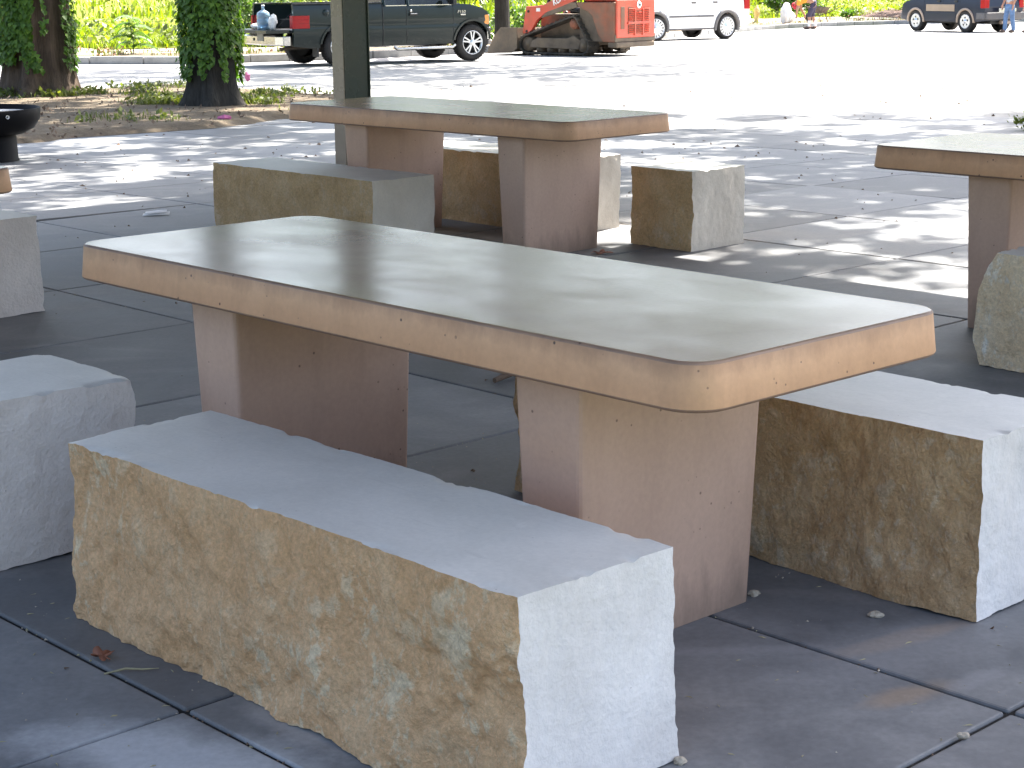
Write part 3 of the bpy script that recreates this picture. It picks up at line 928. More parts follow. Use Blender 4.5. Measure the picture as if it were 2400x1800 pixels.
# ================================================================== FIRE BOWL
fb = empty('fire_bowl', (-4.64, 15.55, gz(15.55)), 0.2, 'black steel fire bowl on a thick pedestal at left edge', 'fire bowl')
mb = MB()
mb.lathe([(0.30, 0.22), (0.40, 0.235), (0.49, 0.28), (0.545, 0.36), (0.555, 0.45), (0.548, 0.458), (0.54, 0.45), (0.52, 0.37), (0.45, 0.30), (0.3, 0.26), (0.001, 0.25)], 'z', 64)
bw = mb.build('bowl', M['black_steel'], fb)
mb = MB(); mb.lathe([(0.001, 0.40), (0.3, 0.402), (0.533, 0.412)], 'z', 48)
mb.build('ash_bed', M['ash'], fb)
mb = MB(); mb.lathe([(0.345, 0.0), (0.345, 0.012), (0.338, 0.02), (0.335, 0.2), (0.32, 0.238)], 'z', 48)
mb.build('pedestal', M['black_steel'], fb)
mb = MB(); mb.lathe([(0.001, 0.0), (0.014, 0.0), (0.016, -0.006), (0.016, -0.012)], 'y', 20); mb.lathe([(0.007, -0.003), (0.001, -0.003)], 'y', 12, mi=1)
a = R(-57); 
o = mb.build('vent_plug', [M['white'], M['black_steel']], fb, (0.553 * math.cos(a), 0.553 * math.sin(a), 0.405), rot=(0, 0, a + R(90)))

# ================================================================== TREES
def trunk_mesh(name, mat, parent, H, r0, r1, flare=0.5, seed=0, nr=56, nh=70, lean=(0, 0), ridge=0.06, lobes=0.1):
    th = np.linspace(0, 2 * np.pi, nr, endpoint=False); zz = np.concatenate([np.linspace(-0.12, 2.2, int(nh * .65)), np.linspace(2.35, H, nh - int(nh * .65))])
    T, Z = np.meshgrid(th, zz)
    t = np.clip(Z / H, 0, 1)
    rad = r0 + (r1 - r0) * t ** 0.8
    rad = rad * (1 + flare * np.exp(-np.maximum(Z, 0) / 0.22) * (1 + 0.5 * np.sin(5 * T + seed)) )
    C = np.stack([np.cos(T) * 4, np.sin(T) * 4, Z * 0.55], -1).reshape(-1, 3)
    rad = rad * (1 + lobes * fbm(C * 0.5 + seed, 2, seed).reshape(T.shape))
    rd = 1 - np.abs(fbm(C * [2.6, 2.6, 1.0] + seed * 3, 4, seed + 5)).reshape(T.shape) * 2.4
    rad = rad * (1 + ridge * rd)
    X = rad * np.cos(T) + lean[0] * Z; Y = rad * np.sin(T) + lean[1] * Z
    V = np.stack([X, Y, Z], -1).reshape(-1, 3)
    i, j = np.meshgrid(np.arange(len(zz) - 1), np.arange(nr), indexing='ij')
    a = i * nr + j; b = i * nr + (j + 1) % nr
    F = np.stack([a, b, b + nr, a + nr], -1).reshape(-1, 4)
    return np_mesh(name, V, F, mat, parent, smooth=True), (lambda th_, z_: np.interp(z_, [0, H], [r0, r1]) * (1 + flare * np.exp(-max(z_, 0) / 0.22)))


def leaf_cloud(name, mat, parent, centers, radii, n, size, seed=0, flat=0.4, kind='stuff', shape='kite', droop=0.0):
    """n leaves (kites folded along the midrib) spread in clumps"""
    g = np.random.default_rng(seed)
    centers = np.asarray(centers, float); radii = np.asarray(radii, float)
    k = g.integers(0, len(centers), n)
    d = g.normal(size=(n, 3)); d /= np.linalg.norm(d, axis=1)[:, None]
    rr = g.random(n) ** 0.45
    P = centers[k] + d * rr[:, None] * radii[k][:, None] * [1, 1, 0.75]
    a = g.normal(size=(n, 3)); a[:, 2] -= droop; a /= np.linalg.norm(a, axis=1)[:, None]
    b = g.normal(size=(n, 3)); b[:, 2] *= flat; b -= a * (a * b).sum(1)[:, None]; b /= np.linalg.norm(b, axis=1)[:, None]
    s = size * (0.6 + 0.8 * g.random(n))[:, None]
    V = np.stack([P, P + a * s * 0.45 + b * s * 0.30, P + a * s, P + a * s * 0.45 - b * s * 0.30], 1).reshape(-1, 3)
    F = np.arange(4 * n).reshape(-1, 4)
    o = np_mesh(name, V, F, mat, parent)
    if kind: o['kind'] = kind
    return o


def crown(tree, mat, c, rad, nclump, n, size, seed, clump_r=(0.5, 1.1), holes=0.0):
    g = np.random.default_rng(seed)
    d = g.normal(size=(nclump, 3)); d /= np.linalg.norm(d, axis=1)[:, None]
    rr = g.random(nclump) ** 0.5
    C = np.array(c) + d * rr[:, None] * np.array(rad)
    return leaf_cloud('crown', mat, tree, C, g.uniform(*clump_r, nclump), n, size, seed + 1), C


def limbs(tree, mat, base, targets, r0, seed=0):
    g = np.random.default_rng(seed)
    for tg in targets:
        b = Vector(base) + Vector((0, 0, g.uniform(-1.2, 0.4))); e = Vector(tg)
        mid = b.lerp(e, 0.5) + Vector((g.normal() * .3, g.normal() * .3, 0.5))
        pts = [b, b.lerp(mid, 0.5) + Vector((0, 0, .15)), mid, mid.lerp(e, .5), e]
        mb = MB(); mb.tube(pts, [r0, r0 * .8, r0 * .6, r0 * .38, r0 * .12], 8)
        mb.build('limb', mat, tree)


def ivy_on(tree, rad, n, seed, sectors, ztop, size=0.075, lean=(0, 0), hang=0.02):
    """leaves lying on the bark like roof tiles; sectors: list of (angle0, angle1, zmin, weight)"""
    g = np.random.default_rng(seed)
    w = np.array([s[3] for s in sectors], float); k = g.choice(len(sectors), n, p=w / w.sum())
    S = np.array([s[:3] for s in sectors], float)[k]
    th = np.radians(S[:, 0] + (S[:, 1] - S[:, 0]) * g.random(n))
    zmin = S[:, 2] + 0.25 * np.abs(vnoise(np.stack([th * 6, th * 0, th * 0], 1), seed))
    z = zmin + (ztop - zmin) * g.random(n)
    cl = fbm(np.stack([np.cos(th) * 3, np.sin(th) * 3, z * 1.4], 1), 3, seed)
    keep = cl > -0.32
    th, z = th[keep], z[keep]; n = len(th)
    r = np.array([rad(0, q) for q in z]) + 0.015 + hang * (1 + 2 * np.clip(fbm(np.stack([np.cos(th) * 2.5, np.sin(th) * 2.5, z * 2], 1), 3, seed + 3), 0, 1)) + np.abs(g.normal(size=n)) * 0.03
    o_ = np.stack([np.cos(th), np.sin(th), 0 * th], 1); t_ = np.stack([-np.sin(th), np.cos(th), 0 * th], 1)
    P = o_ * r[:, None] + np.stack([lean[0] * z, lean[1] * z, z], 1)
    tilt = g.uniform(0.25, 0.8, n)[:, None]; sk = g.normal(0, 0.35, n)[:, None]
    a = -np.array([0, 0, 1.0]) + o_ * tilt + t_ * sk; a /= np.linalg.norm(a, axis=1)[:, None]
    b = t_ + o_ * g.normal(0, 0.35, n)[:, None]; b -= a * (a * b).sum(1)[:, None]; b /= np.linalg.norm(b, axis=1)[:, None]
    nn = np.cross(a, b)
    s = size * (0.65 + 0.75 * g.random(n))[:, None]
    # five-point ivy leaf: two lobes, a tip, folded on the midrib
    V = np.stack([P, P + a * s * .25 + b * s * .5 + nn * s * .10, P + a * s * .55 + b * s * .3 + nn * s * .05, P + a * s, P + a * s * .55 - b * s * .3 + nn * s * .05, P + a * s * .25 - b * s * .5 + nn * s * .10], 1).reshape(-1, 3)
    i = np.arange(n)[:, None] * 6
    F = np.concatenate([i + [0, 1, 2, 3], i + [0, 3, 4, 5]], 0)
    o = np_mesh('ivy', V, F, M['ivy'], tree); o['kind'] = 'stuff'; return o


# the two ivy trees
tr = empty('ivy_tree', (-6.78, 25.9, gz(25.9) + 0.02), 0, 'broad ivy covered tree trunk at far left with a bare brown bark strip', 'tree', 'ivy covered trees on the dirt bed')
_, rf = trunk_mesh('trunk', M['bark'], tr, 8.5, 0.47, 0.26, 0.32, 3, lobes=0.28, ridge=0.075)
ivy_on(tr, lambda a, z: np.interp(z, [0, 8.5], [0.49, 0.30]), 8200, 5, [(-180, -128, 0.40, 1.6), (-128, -96, 0.5, 1.3), (-96, -66, 0.32, 1.6), (-66, -58, .9, .12), (-30, 60, 0.35, 1.6), (90, 180, 0.5, 1.4)], 3.0, 0.066)
cr, C = crown(tr, M['leaf'], (0.6, 2.2, 11.5), (6.6, 8.6, 3.2), 520, 27000, 0.21, 21, (0.26, 0.55))
limbs(tr, M['bark'], (0, 0, 8.2), C[::40][:8], 0.16, 1)
tr = empty('ivy_tree', (-3.78, 22.9, gz(22.9) + 0.02), 0, 'dark tree trunk clothed in ivy left of the parked pickup', 'tree', 'ivy covered trees on the dirt bed')
_, rf = trunk_mesh('trunk', M['bark_dark'], tr, 8.5, 0.275, 0.17, 0.42, 9, lobes=0.16, ridge=0.07)
ivy_on(tr, lambda a, z: np.interp(z, [0, 8.5], [0.295, 0.19]), 7600, 15, [(-180, -50, 0.36, 3.0), (-50, -20, 0.55, 0.6), (-20, 60, 0.30, 1.4), (60, 180, 0.4, 1.8)], 2.8, 0.062, hang=0.03)
cr, C = crown(tr, M['leaf'], (3.4, 1.0, 11.0), (6.0, 8.2, 3.0), 440, 24000, 0.21, 31, (0.26, 0.55))
limbs(tr, M['bark_dark'], (0, 0, 8.2), C[::40][:8], 0.12, 2)
# the slim dark tree behind the loader bucket
tr = empty('park_tree', (-0.16, 46.6, gz(46.6)), 0, 'slim bare dark tree trunk rising behind the loader bucket', 'tree')
trunk_mesh('trunk', M['bark_dark'], tr, 8, 0.19, 0.14, 0.5, 14, lobes=0.08)
cr, C = crown(tr, M['leaf'], (1.6, -7.4, 11.0), (8.6, 6.8, 2.8), 520, 27000, 0.21, 41, (0.28, 0.6))
limbs(tr, M['bark_dark'], (0, 0, 7.8), C[::45][:8], 0.11, 3)
# a tree standing outside the picture on the right shades the right hand paving
tr = empty('park_tree', (9.6, 19.6, gz(19.6)), 0, 'leafy park tree beyond the right edge whose shade dapples the paving', 'tree')
trunk_mesh('trunk', M['bark'], tr, 8, 0.3, 0.19, 0.5, 19)
cr, C = crown(tr, M['leaf'], (-1.4, -0.6, 11.5), (6.9, 8.4, 2.6), 570, 33000, 0.21, 51, (0.26, 0.56))
limbs(tr, M['bark'], (0, 0, 7.8), C[::45][:8], 0.16, 4)
# mulch bed trees, far right
tr = empty('park_tree', (20.6, 84.5, 0.0), 0, 'brown tree trunk standing in the mulch bed at top right', 'tree')
tr.location.z = gz(84) + 0.3
trunk_mesh('trunk', M['bark'], tr, 7, 0.2, 0.16, 0.4, 24, nr=32, nh=30)
cr, C = crown(tr, M['leaf'], (4.0, 2.0, 9.5), (6.5, 6.5, 3.0), 260, 9000, 0.28, 61, (0.5, 1.1))
limbs(tr, M['bark'], (0, 0, 6.8), C[::45][:5], 0.1, 5)

# unseen wood, added to dull the low sky mirrored in the tabletop
gw = np.random.default_rng(140)
cw = []
for k in range(60):
    x = gw.uniform(-17, 18); y = 120 + gw.uniform(0, 22); h = gw.uniform(10, 19)
    for q in range(4): cw.append((x + gw.normal() * 2.4, y + gw.normal() * 2.4, h * (0.25 + 0.72 * (q + gw.random()) / 4)))
o = leaf_cloud('added_wood', M['leaf'], None, cw, gw.uniform(2.0, 3.6, len(cw)), 14000, 1.15, 141, 0.6); o['kind'] = 'stuff'

# ------------------------------------------------------------------ plants
def blades(name, pts, h, w, mat, per=7, seed=0, parent=None, spread=0.06, lean=0.6):
    g = np.random.default_rng(seed)
    pts = np.repeat(np.asarray(pts, float), per, axis=0); n = len(pts)
    pts[:, :2] += g.normal(0, spread, (n, 2))
    a = g.random(n) * 2 * np.pi; hh = h * (0.5 + 0.8 * g.random(n)); l = g.random(n) * lean
    D = np.stack([np.cos(a), np.sin(a), 0 * a], 1); S = np.stack([-np.sin(a), np.cos(a), 0 * a], 1) * (w * (0.6 + 0.8 * g.random(n)))[:, None]
    m = pts + D * (hh * l * 0.35)[:, None] + np.array([0, 0, 1]) * (hh * 0.6)[:, None]
    t = pts + D * (hh * l)[:, None] + np.array([0, 0, 1]) * (hh * 0.95)[:, None]
    V = np.stack([pts - S * .5, pts + S * .5, m + S * .42, m - S * .42, t], 1).reshape(-1, 3)
    i = np.arange(n)[:, None] * 5
    F = np.concatenate([i + [0, 1, 2, 2], i + [0, 2, 3, 3], i + [3, 2, 4, 4]])[:, :3]
    o = np_mesh(name, V, F, mat, parent)
    return o


g = np.random.default_rng(77)
# weedy tufts and ground ivy on the dirt bed, densest round the trunks
n = 3400
q = np.stack([g.uniform(-9, -2.0, n), g.uniform(17, 29, n)], 1)
q = np.concatenate([q, np.array([-3.78, 22.9]) + g.normal(0, 0.75, (700, 2)), np.array([-6.78, 25.9]) + g.normal(0, 0.9, (600, 2))])
d = poly_dist(q[:, 0], q[:, 1], isl); nz_ = fbm(np.stack([q[:, 0] * .9, q[:, 1] * .9, 0 * q[:, 0]], 1), 4, 90)
near_t = np.minimum(np.hypot(q[:, 0] + 3.78, q[:, 1] - 22.9), np.hypot(q[:, 0] + 6.78, q[:, 1] - 25.9))
k = (d > 0.1) & ((nz_ > 0.14 + 0.12 * (q[:, 1] < 21)) & (g.random(len(q)) < 0.5) | (near_t < 0.8) & (nz_ > -0.1))
q = q[k]
P3 = np.column_stack([q, island_z(q[:, 0], q[:, 1])])
o = blades('weed_grass', P3, 0.075, 0.010, M['weed'], 6, 78, spread=0.10, lean=1.2); o['kind'] = 'stuff'
o = leaf_cloud('ground_ivy', M['weed'], None, P3[::2] + [0, 0, 0.03], np.full(len(P3[::2]), 0.09), 5200, 0.07, 79, 0.3); o['kind'] = 'stuff'
# litter of leaves and twigs over the dirt bed
q = np.stack([g.uniform(-9, -2.2, 3200), g.uniform(17, 28.6, 3200)], 1); q = q[poly_dist(q[:, 0], q[:, 1], isl) > -0.15]
P3 = np.column_stack([q, island_z(q[:, 0], q[:, 1]) + 0.012])
o = leaf_cloud('leaf_litter', M['twig'], None, P3, np.full(len(P3), 0.012), 1700, 0.05, 80, 0.05); o['kind'] = 'stuff'

# the meadow beyond the kerb
n = 24000
kk = g.integers(0, len(kp2) - 1, n); off_ = 6.8 + 75 * g.random(n) ** 1.6
op = np.array([(p.x, p.y) for p in kp2]); tn = np.array([((kp2[min(i + 1, len(kp2) - 1)] - kp2[max(i - 1, 0)]).normalized())[:2] for i in range(len(kp2))])
q = op[kk] + off_[:, None] * np.stack([-tn[kk][:, 1], tn[kk][:, 0]], 1)
def field_z(p, o_): return gza(p[:, 0], p[:, 1]) * 0 + np.array([gz(y) for y in op[kk][:, 1]])[: len(p)] + 0.2 + 0.7 * (o_ - 6.6) / 233.4
z = np.interp(q[:, 1], [0, 12, 72, 400], [0, 0, -0.69, -0.69]) + 0.15
k = (q[:, 0] > -26) & (q[:, 0] < 40)
P3 = np.column_stack([q, z])[k]
o = blades('meadow_grass', P3, 0.26, 0.035, M['field_leaf'], 5, 81, spread=0.3, lean=1.0); o['kind'] = 'stuff'
cl = P3[g.integers(0, len(P3), 1500)]
o = leaf_cloud('meadow_weeds', M['field_leaf'], None, cl + [0, 0, 0.16], g.uniform(0.15, 0.5, 1500), 26000, 0.17, 82, 0.5); o['kind'] = 'stuff'
# tall growth farther out, one mass
kk = g.integers(0, len(kp2), 9000); of2 = 45 + 130 * g.random(9000)
q = op[kk] + of2[:, None] * np.stack([-tn[kk][:, 1], tn[kk][:, 0]], 1)
k = (np.abs(q[:, 0]) < .34 * q[:, 1] + 4) & (q[:, 1] > 60); q = q[k]
far_p = np.column_stack([q, np.full(len(q), -.35)])
o = blades('far_meadow', far_p, 0.6, 0.11, M['field_leaf'], 4, 86, spread=0.9, lean=1.0); o['kind'] = 'stuff'
o = leaf_cloud('far_scrub', M['weed'], None, far_p[::9] + [0, 0, .2], np.full(len(far_p[::9]), .8), 6000, .4, 87, .5); o['kind'] = 'stuff'
# darker scrub in the meadow
cl = P3[g.integers(0, len(P3), 420)]
o = leaf_cloud('meadow_scrub', M['weed'], None, cl + [0, 0, 0.2], g.uniform(0.2, 0.7, 420), 9000, 0.2, 85, 0.5); o['kind'] = 'stuff'
# weeds on the verge
kk = g.integers(0, len(kp2), 900); off_ = 0.3 + 2.6 * g.random(900)
q = op[kk] + off_[:, None] * np.stack([-tn[kk][:, 1], tn[kk][:, 0]], 1)
k = (fbm(np.column_stack([q * 0.7, q[:, :1] * 0]), 3, 95) > -0.05)
P3 = np.column_stack([q, np.interp(q[:, 1], [0, 12, 72, 400], [0, 0, -0.69, -0.69]) + 0.15])[k]
o = blades('verge_grass', P3, 0.16, 0.02, M['weed'], 8, 83, spread=0.15); o['kind'] = 'stuff'
o = leaf_cloud('verge_litter', M['dry_leaf'], None, P3 + [0, 0, 0.03], np.full(len(P3), 0.25), 2600, 0.08, 84, 0.1); o['kind'] = 'stuff'


def bush(name, label, cat, loc, r, h, n, size, seed, mat='leaf', group=None):
    t = empty(name, loc, 0, label, cat, group)
    g = np.random.default_rng(seed)
    m = 26
    C = np.stack([g.normal(0, r * .45, m), g.normal(0, r * .45, m), h * (0.25 + 0.65 * g.random(m))], 1)
    leaf_cloud('foliage', M[mat], t, C, g.uniform(.22, .42, m) * r, n, size, seed, 0.5)
    mb = MB()
    for c in C[::3]: mb.tube([(0, 0, -0.05), (c[0] * .4, c[1] * .4, c[2] * .5), tuple(c)], [.03, .02, .008], 5)
    mb.build('stems', M['bark'], t)
    return t


# sapling with feathery compound leaves behind the kerb
sp = empty('sapling', (-8.75, 42.0, gz(42) + 0.15), 0, 'young sapling with drooping feathery leaves behind the kerb', 'sapling')
mb = MB(); mb.tube([(0, 0, -.05), (0.03, 0, .3), (-0.02, 0, .62), (-0.1, 0, .95)], [.016, .013, .01, .005], 6); mb.build('stem', M['bark'], sp)
g = np.random.default_rng(5)
for k in range(13):
    az = k * 2.4; z0 = 0.22 + 0.055 * k; L_ = 0.62 - 0.018 * k
    d = Vector((math.cos(az), math.sin(az), 0)); pts = []
    for i in range(8):
        t = i / 7; pts.append(Vector((0, 0, z0)) + d * L_ * t + Vector((0, 0, 0.42 * L_ * t - 0.62 * L_ * t * t)))
    mb = MB(); mb.tube(pts, [.005] * 7 + [.002], 4)
    s_ = Vector((-d.y, d.x, 0))
    for i in range(1, 8):
        for sd in (-1, 1):
            for f in (0, 0.5):
                p = pts[i - 1].lerp(pts[i], f); l = 0.13 * (1.1 - abs(i / 7 - .45)); q1 = p + s_ * sd * l + d * .03 + Vector((0, 0, -.05 - 0.03 * random.random())); m_ = p.lerp(q1, .5)
                mb.add([p, m_ + d * .036, q1, m_ - d * .036], [(0, 1, 2, 3)])
    mb.build('frond', M['ivy'], sp)

bush('bush', 'leafy green bush behind the pickup tailgate at the kerb', 'bush', (-6.6, 47.6, gz(47.6) + .15), 1.0, 1.5, 1700, .13, 101, group='bushes along the meadow')
bush('bush', 'low green bush between the pickup nose and the dark tree trunk', 'bush', (-1.6, 50.5, gz(50.5) + .15), 1.1, 0.8, 1500, .13, 102, group='bushes along the meadow')
bush('bush', 'low green bush just right of the slim dark tree trunk', 'bush', (0.9, 56.5, gz(56) + .15), 1.2, 0.9, 1500, .13, 103, group='bushes along the meadow')
bush('bush', 'tall bright green bush behind the stubby yellow hydrant', 'bush', (13.0, 87.5, gz(80) + .1), 1.3, 1.7, 2400, .15, 104, group='bushes along the meadow')
bush('bush', 'bright bush left of the bending worker in orange', 'bush', (14.6, 89.5, gz(80) + .1), 1.2, 1.6, 2000, .15, 105, group='bushes along the meadow')
bush('weed_clump', 'small leafy weed growing in the paving by the right edge', 'weed', (5.26, 17.95, gz(17.95)), 0.24, 0.16, 300, .055, 106, 'weed')
bush('plant', 'small blue green plant at the left tip of the mulch bed', 'plant', (15.6, 83.2, gz(83) + .15), 0.32, 0.4, 260, .14, 107, 'ivy')

# ================================================================== VEHICLES
def arc(xc, zc, r, a0, a1, n=14):
    return [(xc + r * math.cos(R(a0 + (a1 - a0) * i / n)), zc + r * math.sin(R(a0 + (a1 - a0) * i / n))) for i in range(n + 1)]


def arch_cut(xc, zc, r, zb, n=14):
    """arch running front to rear (x rising) over a wheel, starting and ending at height zb"""
    a = math.degrees(math.asin(max(-1, min(1, (zb - zc) / r))))
    return arc(xc, zc, r, 180 - a, a, n)


def finish(o, cuts=(), ycuts=(), shape=None, smooth_angle=40):
    bm = bmesh.new(); bm.from_mesh(o.data)
    for f in [f for f in bm.faces if len(f.verts) > 4]: pass
    for z in cuts: bmesh.ops.bisect_plane(bm, geom=bm.verts[:] + bm.edges[:] + bm.faces[:], plane_co=(0, 0, z), plane_no=(0, 0, 1))
    for x in ycuts: bmesh.ops.bisect_plane(bm, geom=bm.verts[:] + bm.edges[:] + bm.faces[:], plane_co=(x, 0, 0), plane_no=(1, 0, 0))
    bmesh.ops.triangulate(bm, faces=[f for f in bm.faces if len(f.verts) > 4])
    if shape:
        for v in bm.verts: v.co = shape(*v.co)
    bm.to_mesh(o.data); bm.free()
    for p in o.data.polygons: p.use_smooth = True
    o.data.set_sharp_from_angle(angle=R(smooth_angle))
    return o


def wheel(parent, x, y, r, w, rim, side=-1, rr=0.27, z=None, steer=0, style='star'):
    """y = outer face; side -1: outer face looks to -y"""
    t = empty('wheel', (x, y, z if z is not None else r), steer, parent=parent)
    s = -side
    mb = MB()
    prof = [(rr, 0.03 * s), (rr + .01, 0.004 * s), (r - .06, -0.008 * s), (r - .018, 0.01 * s), (r, 0.035 * s), (r, (w - .035) * s), (r - .02, w * s), (rr, (w - .01) * s)]
    mb.lathe(prof if s < 0 else prof, 'y', 44)
    # tread lugs
    for k in range(44):
        a = 2 * math.pi * k / 44
        c, q = math.cos(a), math.sin(a)
        for y0, y1, da in ((.02, .09, 0), (.11, w - .02, .07)):
            cc, ss = math.cos(a + da), math.sin(a + da)
            tx, tz = -ss * .012, cc * .012
            P = [(cc * (r - .004), ss * (r - .004)), (cc * (r + .007), ss * (r + .007))]
            V = []
            for yy in (y0 * s, y1 * s):
                for (px, pz) in P:
                    V += [(px - tx, yy, pz - tz), (px + tx, yy, pz + tz)]
            mb.add(V, [(2, 3, 7, 6), (0, 2, 6, 4), (1, 5, 7, 3), (0, 1, 3, 2), (4, 6, 7, 5)])
    ty = mb.build('tyre', M['tyre'], t)
    mb = MB()
    mb.lathe([(rr - .02, .05 * s), (rr, .0), (rr + .012, -.004 * s), (rr + .016, .012 * s)], 'y', 40)
    mb.lathe([(.001, .13 * s), (rr, .13 * s)], 'y', 32, mi=1)
    mb.lathe([(rr - .012, .13 * s), (rr - .012, .03 * s)], 'y', 32, mi=1)
    if style == 'star':
        for k in range(5):
            a0 = 2 * math.pi * k / 5 + .3
            for da in (-.17, .17):
                a = a0 + da
                i0, i1 = .055, rr - .005
                c, q = math.cos(a), math.sin(a); n = (-q, c); h = .016
                p0 = (c * i0 + n[0] * 0, q * i0 + n[1] * 0)
                aa = a0 + da * 1.12; c2, q2 = math.cos(aa), math.sin(aa); n2 = (-q2, c2)
                p1 = (c2 * i1, q2 * i1)
                V = []
                for yy in (.006 * s, .05 * s):
                    V += [(p0[0] - n[0] * h, yy, p0[1] - n[1] * h), (p0[0] + n[0] * h, yy, p0[1] + n[1] * h), (p1[0] + n2[0] * h, yy, p1[1] + n2[1] * h), (p1[0] - n2[0] * h, yy, p1[1] - n2[1] * h)]
                mb.add(V, [(0, 1, 2, 3), (4, 7, 6, 5), (0, 3, 7, 4), (1, 5, 6, 2)])
        mb.lathe([(.001, -.012 * s), (.045, -.01 * s), (.075, .01 * s), (.08, .05 * s)], 'y', 24)
    elif style == 'slots':
        mb.lathe([(.001, -.012 * s), (.06, -.012 * s), (.07, .004 * s), (rr - .09, .006 * s)], 'y', 36)
        for k in range(16):
            a0 = 2 * math.pi * k / 16; a1 = a0 + 2 * math.pi / 16 * .66
            V = []
            for yy in (.008 * s, .04 * s):
                for a, q in ((a0, rr - .09), (a1, rr - .09), (a1, rr - .008), (a0, rr - .008)):
                    V.append((q * math.cos(a), yy, q * math.sin(a)))
            mb.add(V, [(0, 1, 2, 3), (4, 7, 6, 5), (0, 3, 7, 4), (1, 5, 6, 2)])
    else:
        mb.lathe([(.001, -.02 * s), (.05, -.018 * s), (.06, 0), (.10, .0)], 'y', 30)
        mb.lathe([(.165, .002 * s), (rr - .005, .0)], 'y', 40)
        for k in range(5):
            a0 = 2 * math.pi * k / 5 + .5; a1 = a0 + 2 * math.pi / 5 * .62
            V = []
            for yy in (.004 * s, .05 * s):
                for i in range(5):
                    a = a0 + (a1 - a0) * i / 4
                    V += [(.095 * math.cos(a), yy, .095 * math.sin(a)), (.17 * math.cos(a), yy, .17 * math.sin(a))]
            F = [(2 * i, 2 * i + 2, 2 * i + 3, 2 * i + 1) for i in range(4)] + [(10 + 2 * i, 11 + 2 * i, 13 + 2 * i, 12 + 2 * i) for i in range(4)]
            F += [(0, 1, 11, 10), (8, 18, 19, 9)]
            mb.add(V, F)
    mb.build('rim', [M['alloy'], M['plastic_black']], t)
    return t


def text_mesh(name, txt, size, depth, mat, parent, loc, rot, sx=1.0, shear=0.0, offset=0.0):
    cu = bpy.data.curves.new(name, 'FONT'); cu.body = txt; cu.size = size; cu.extrude = depth; cu.shear = shear; cu.offset = offset
    cu.align_x = 'CENTER'; cu.align_y = 'CENTER'
    tmp = bpy.data.objects.new(name + '_tmp', cu); COL.objects.link(tmp)
    dg = bpy.context.evaluated_depsgraph_get(); dg.update()
    me = bpy.data.meshes.new_from_object(tmp.evaluated_get(dg)); me.name = name
    bpy.data.objects.remove(tmp)
    me.materials.clear(); me.materials.append(mat)
    o = bpy.data.objects.new(name, me); COL.objects.link(o)
    o.parent = parent; o.location = loc; o.rotation_euler = rot; o.scale = (sx, 1, 1)
    return o


# ------------------------------------------------------------------ pickup
tk_rz = math.atan2(.558, .83)
tk = empty('pickup_truck', (-3.5, 37.9, gz(38.6) - 0.003), tk_rz, 'dark green pickup parked with its tailgate down by the kerb', 'pickup truck')
WB, TWD, RW = 3.28, 1.94, 0.39
W2 = TWD / 2


def body_shape(x, y, z):
    c = W2
    k = 1 - 0.030 * max(0, (z - .85) / .4) ** 2 - 0.035 * max(0, (.70 - z) / .35) ** 1.5 - (0.012 if .78 < z < .86 else 0)
    if x > 3.0: k -= 0.05 * ((x - 3.0) / .75) ** 2
    if z > 1.2: k -= 0.23 * (z - 1.2)
    return Vector((x, c + (y - c) * k, z))


CUTS = [.42, .5, .6, .7, .78, .82, .86, .95, 1.05, 1.15, 1.2]
XC = [3.1, 3.3, 3.45, 3.6]
bed_poly = [(-1.12, .43), (-1.10, 1.27), (1.0, 1.27), (1.0, .38)] + arch_cut(0, RW, .50, .38)[::-1] + [(-.72, .38)]
for nm, y0, y1 in (('bed_side', 0, .07), ('bed_side', TWD - .07, TWD)):
    mb = MB(); mb.prism_y(bed_poly, y0, y1)
    o = mb.build(nm, M['truck_green'], tk); finish(o, CUTS, [], body_shape)
mb = MB(); mb.box(-1.09, .98, .075, TWD - .075, .70, .76); mb.box(.93, .985, .075, TWD - .075, .765, 1.25)
mb.box(-.55, .55, .076, .28, .765, .95); mb.box(-.55, .55, TWD - .28, TWD - .076, .765, .95)
mb.build('bed_liner', M['plastic_black'], tk, bevel=.012)
for y0, y1 in ((.012, .10), (TWD - .10, TWD - .012)):
    mb = MB(); mb.box(-1.10, 1.0, y0, y1, 1.272, 1.30); mb.build('bed_rail_cap', M['plastic_black'], tk, bevel=.01)
# cab and nose
cab_poly = [(1.03, .38), (1.03, 1.22), (2.78, 1.22), (2.78, .38)]
mb = MB(); mb.prism_y(cab_poly, 0.0, TWD)
o = mb.build('cab', M['truck_green'], tk); finish(o, CUTS, [], body_shape)
nose = [(2.785, .38), (2.785, 1.215), (2.95, 1.235), (3.2, 1.215), (3.55, 1.14), (3.70, 1.05), (3.745, .95), (3.74, .62), (3.68, .5)] + [p for p in arch_cut(WB, RW, .49, .42)[::-1]] + [(2.83, .38)]
mb = MB(); mb.prism_y(nose, 0.0, TWD)
o = mb.build('front_fender', M['truck_green'], tk); finish(o, CUTS, XC, body_shape)
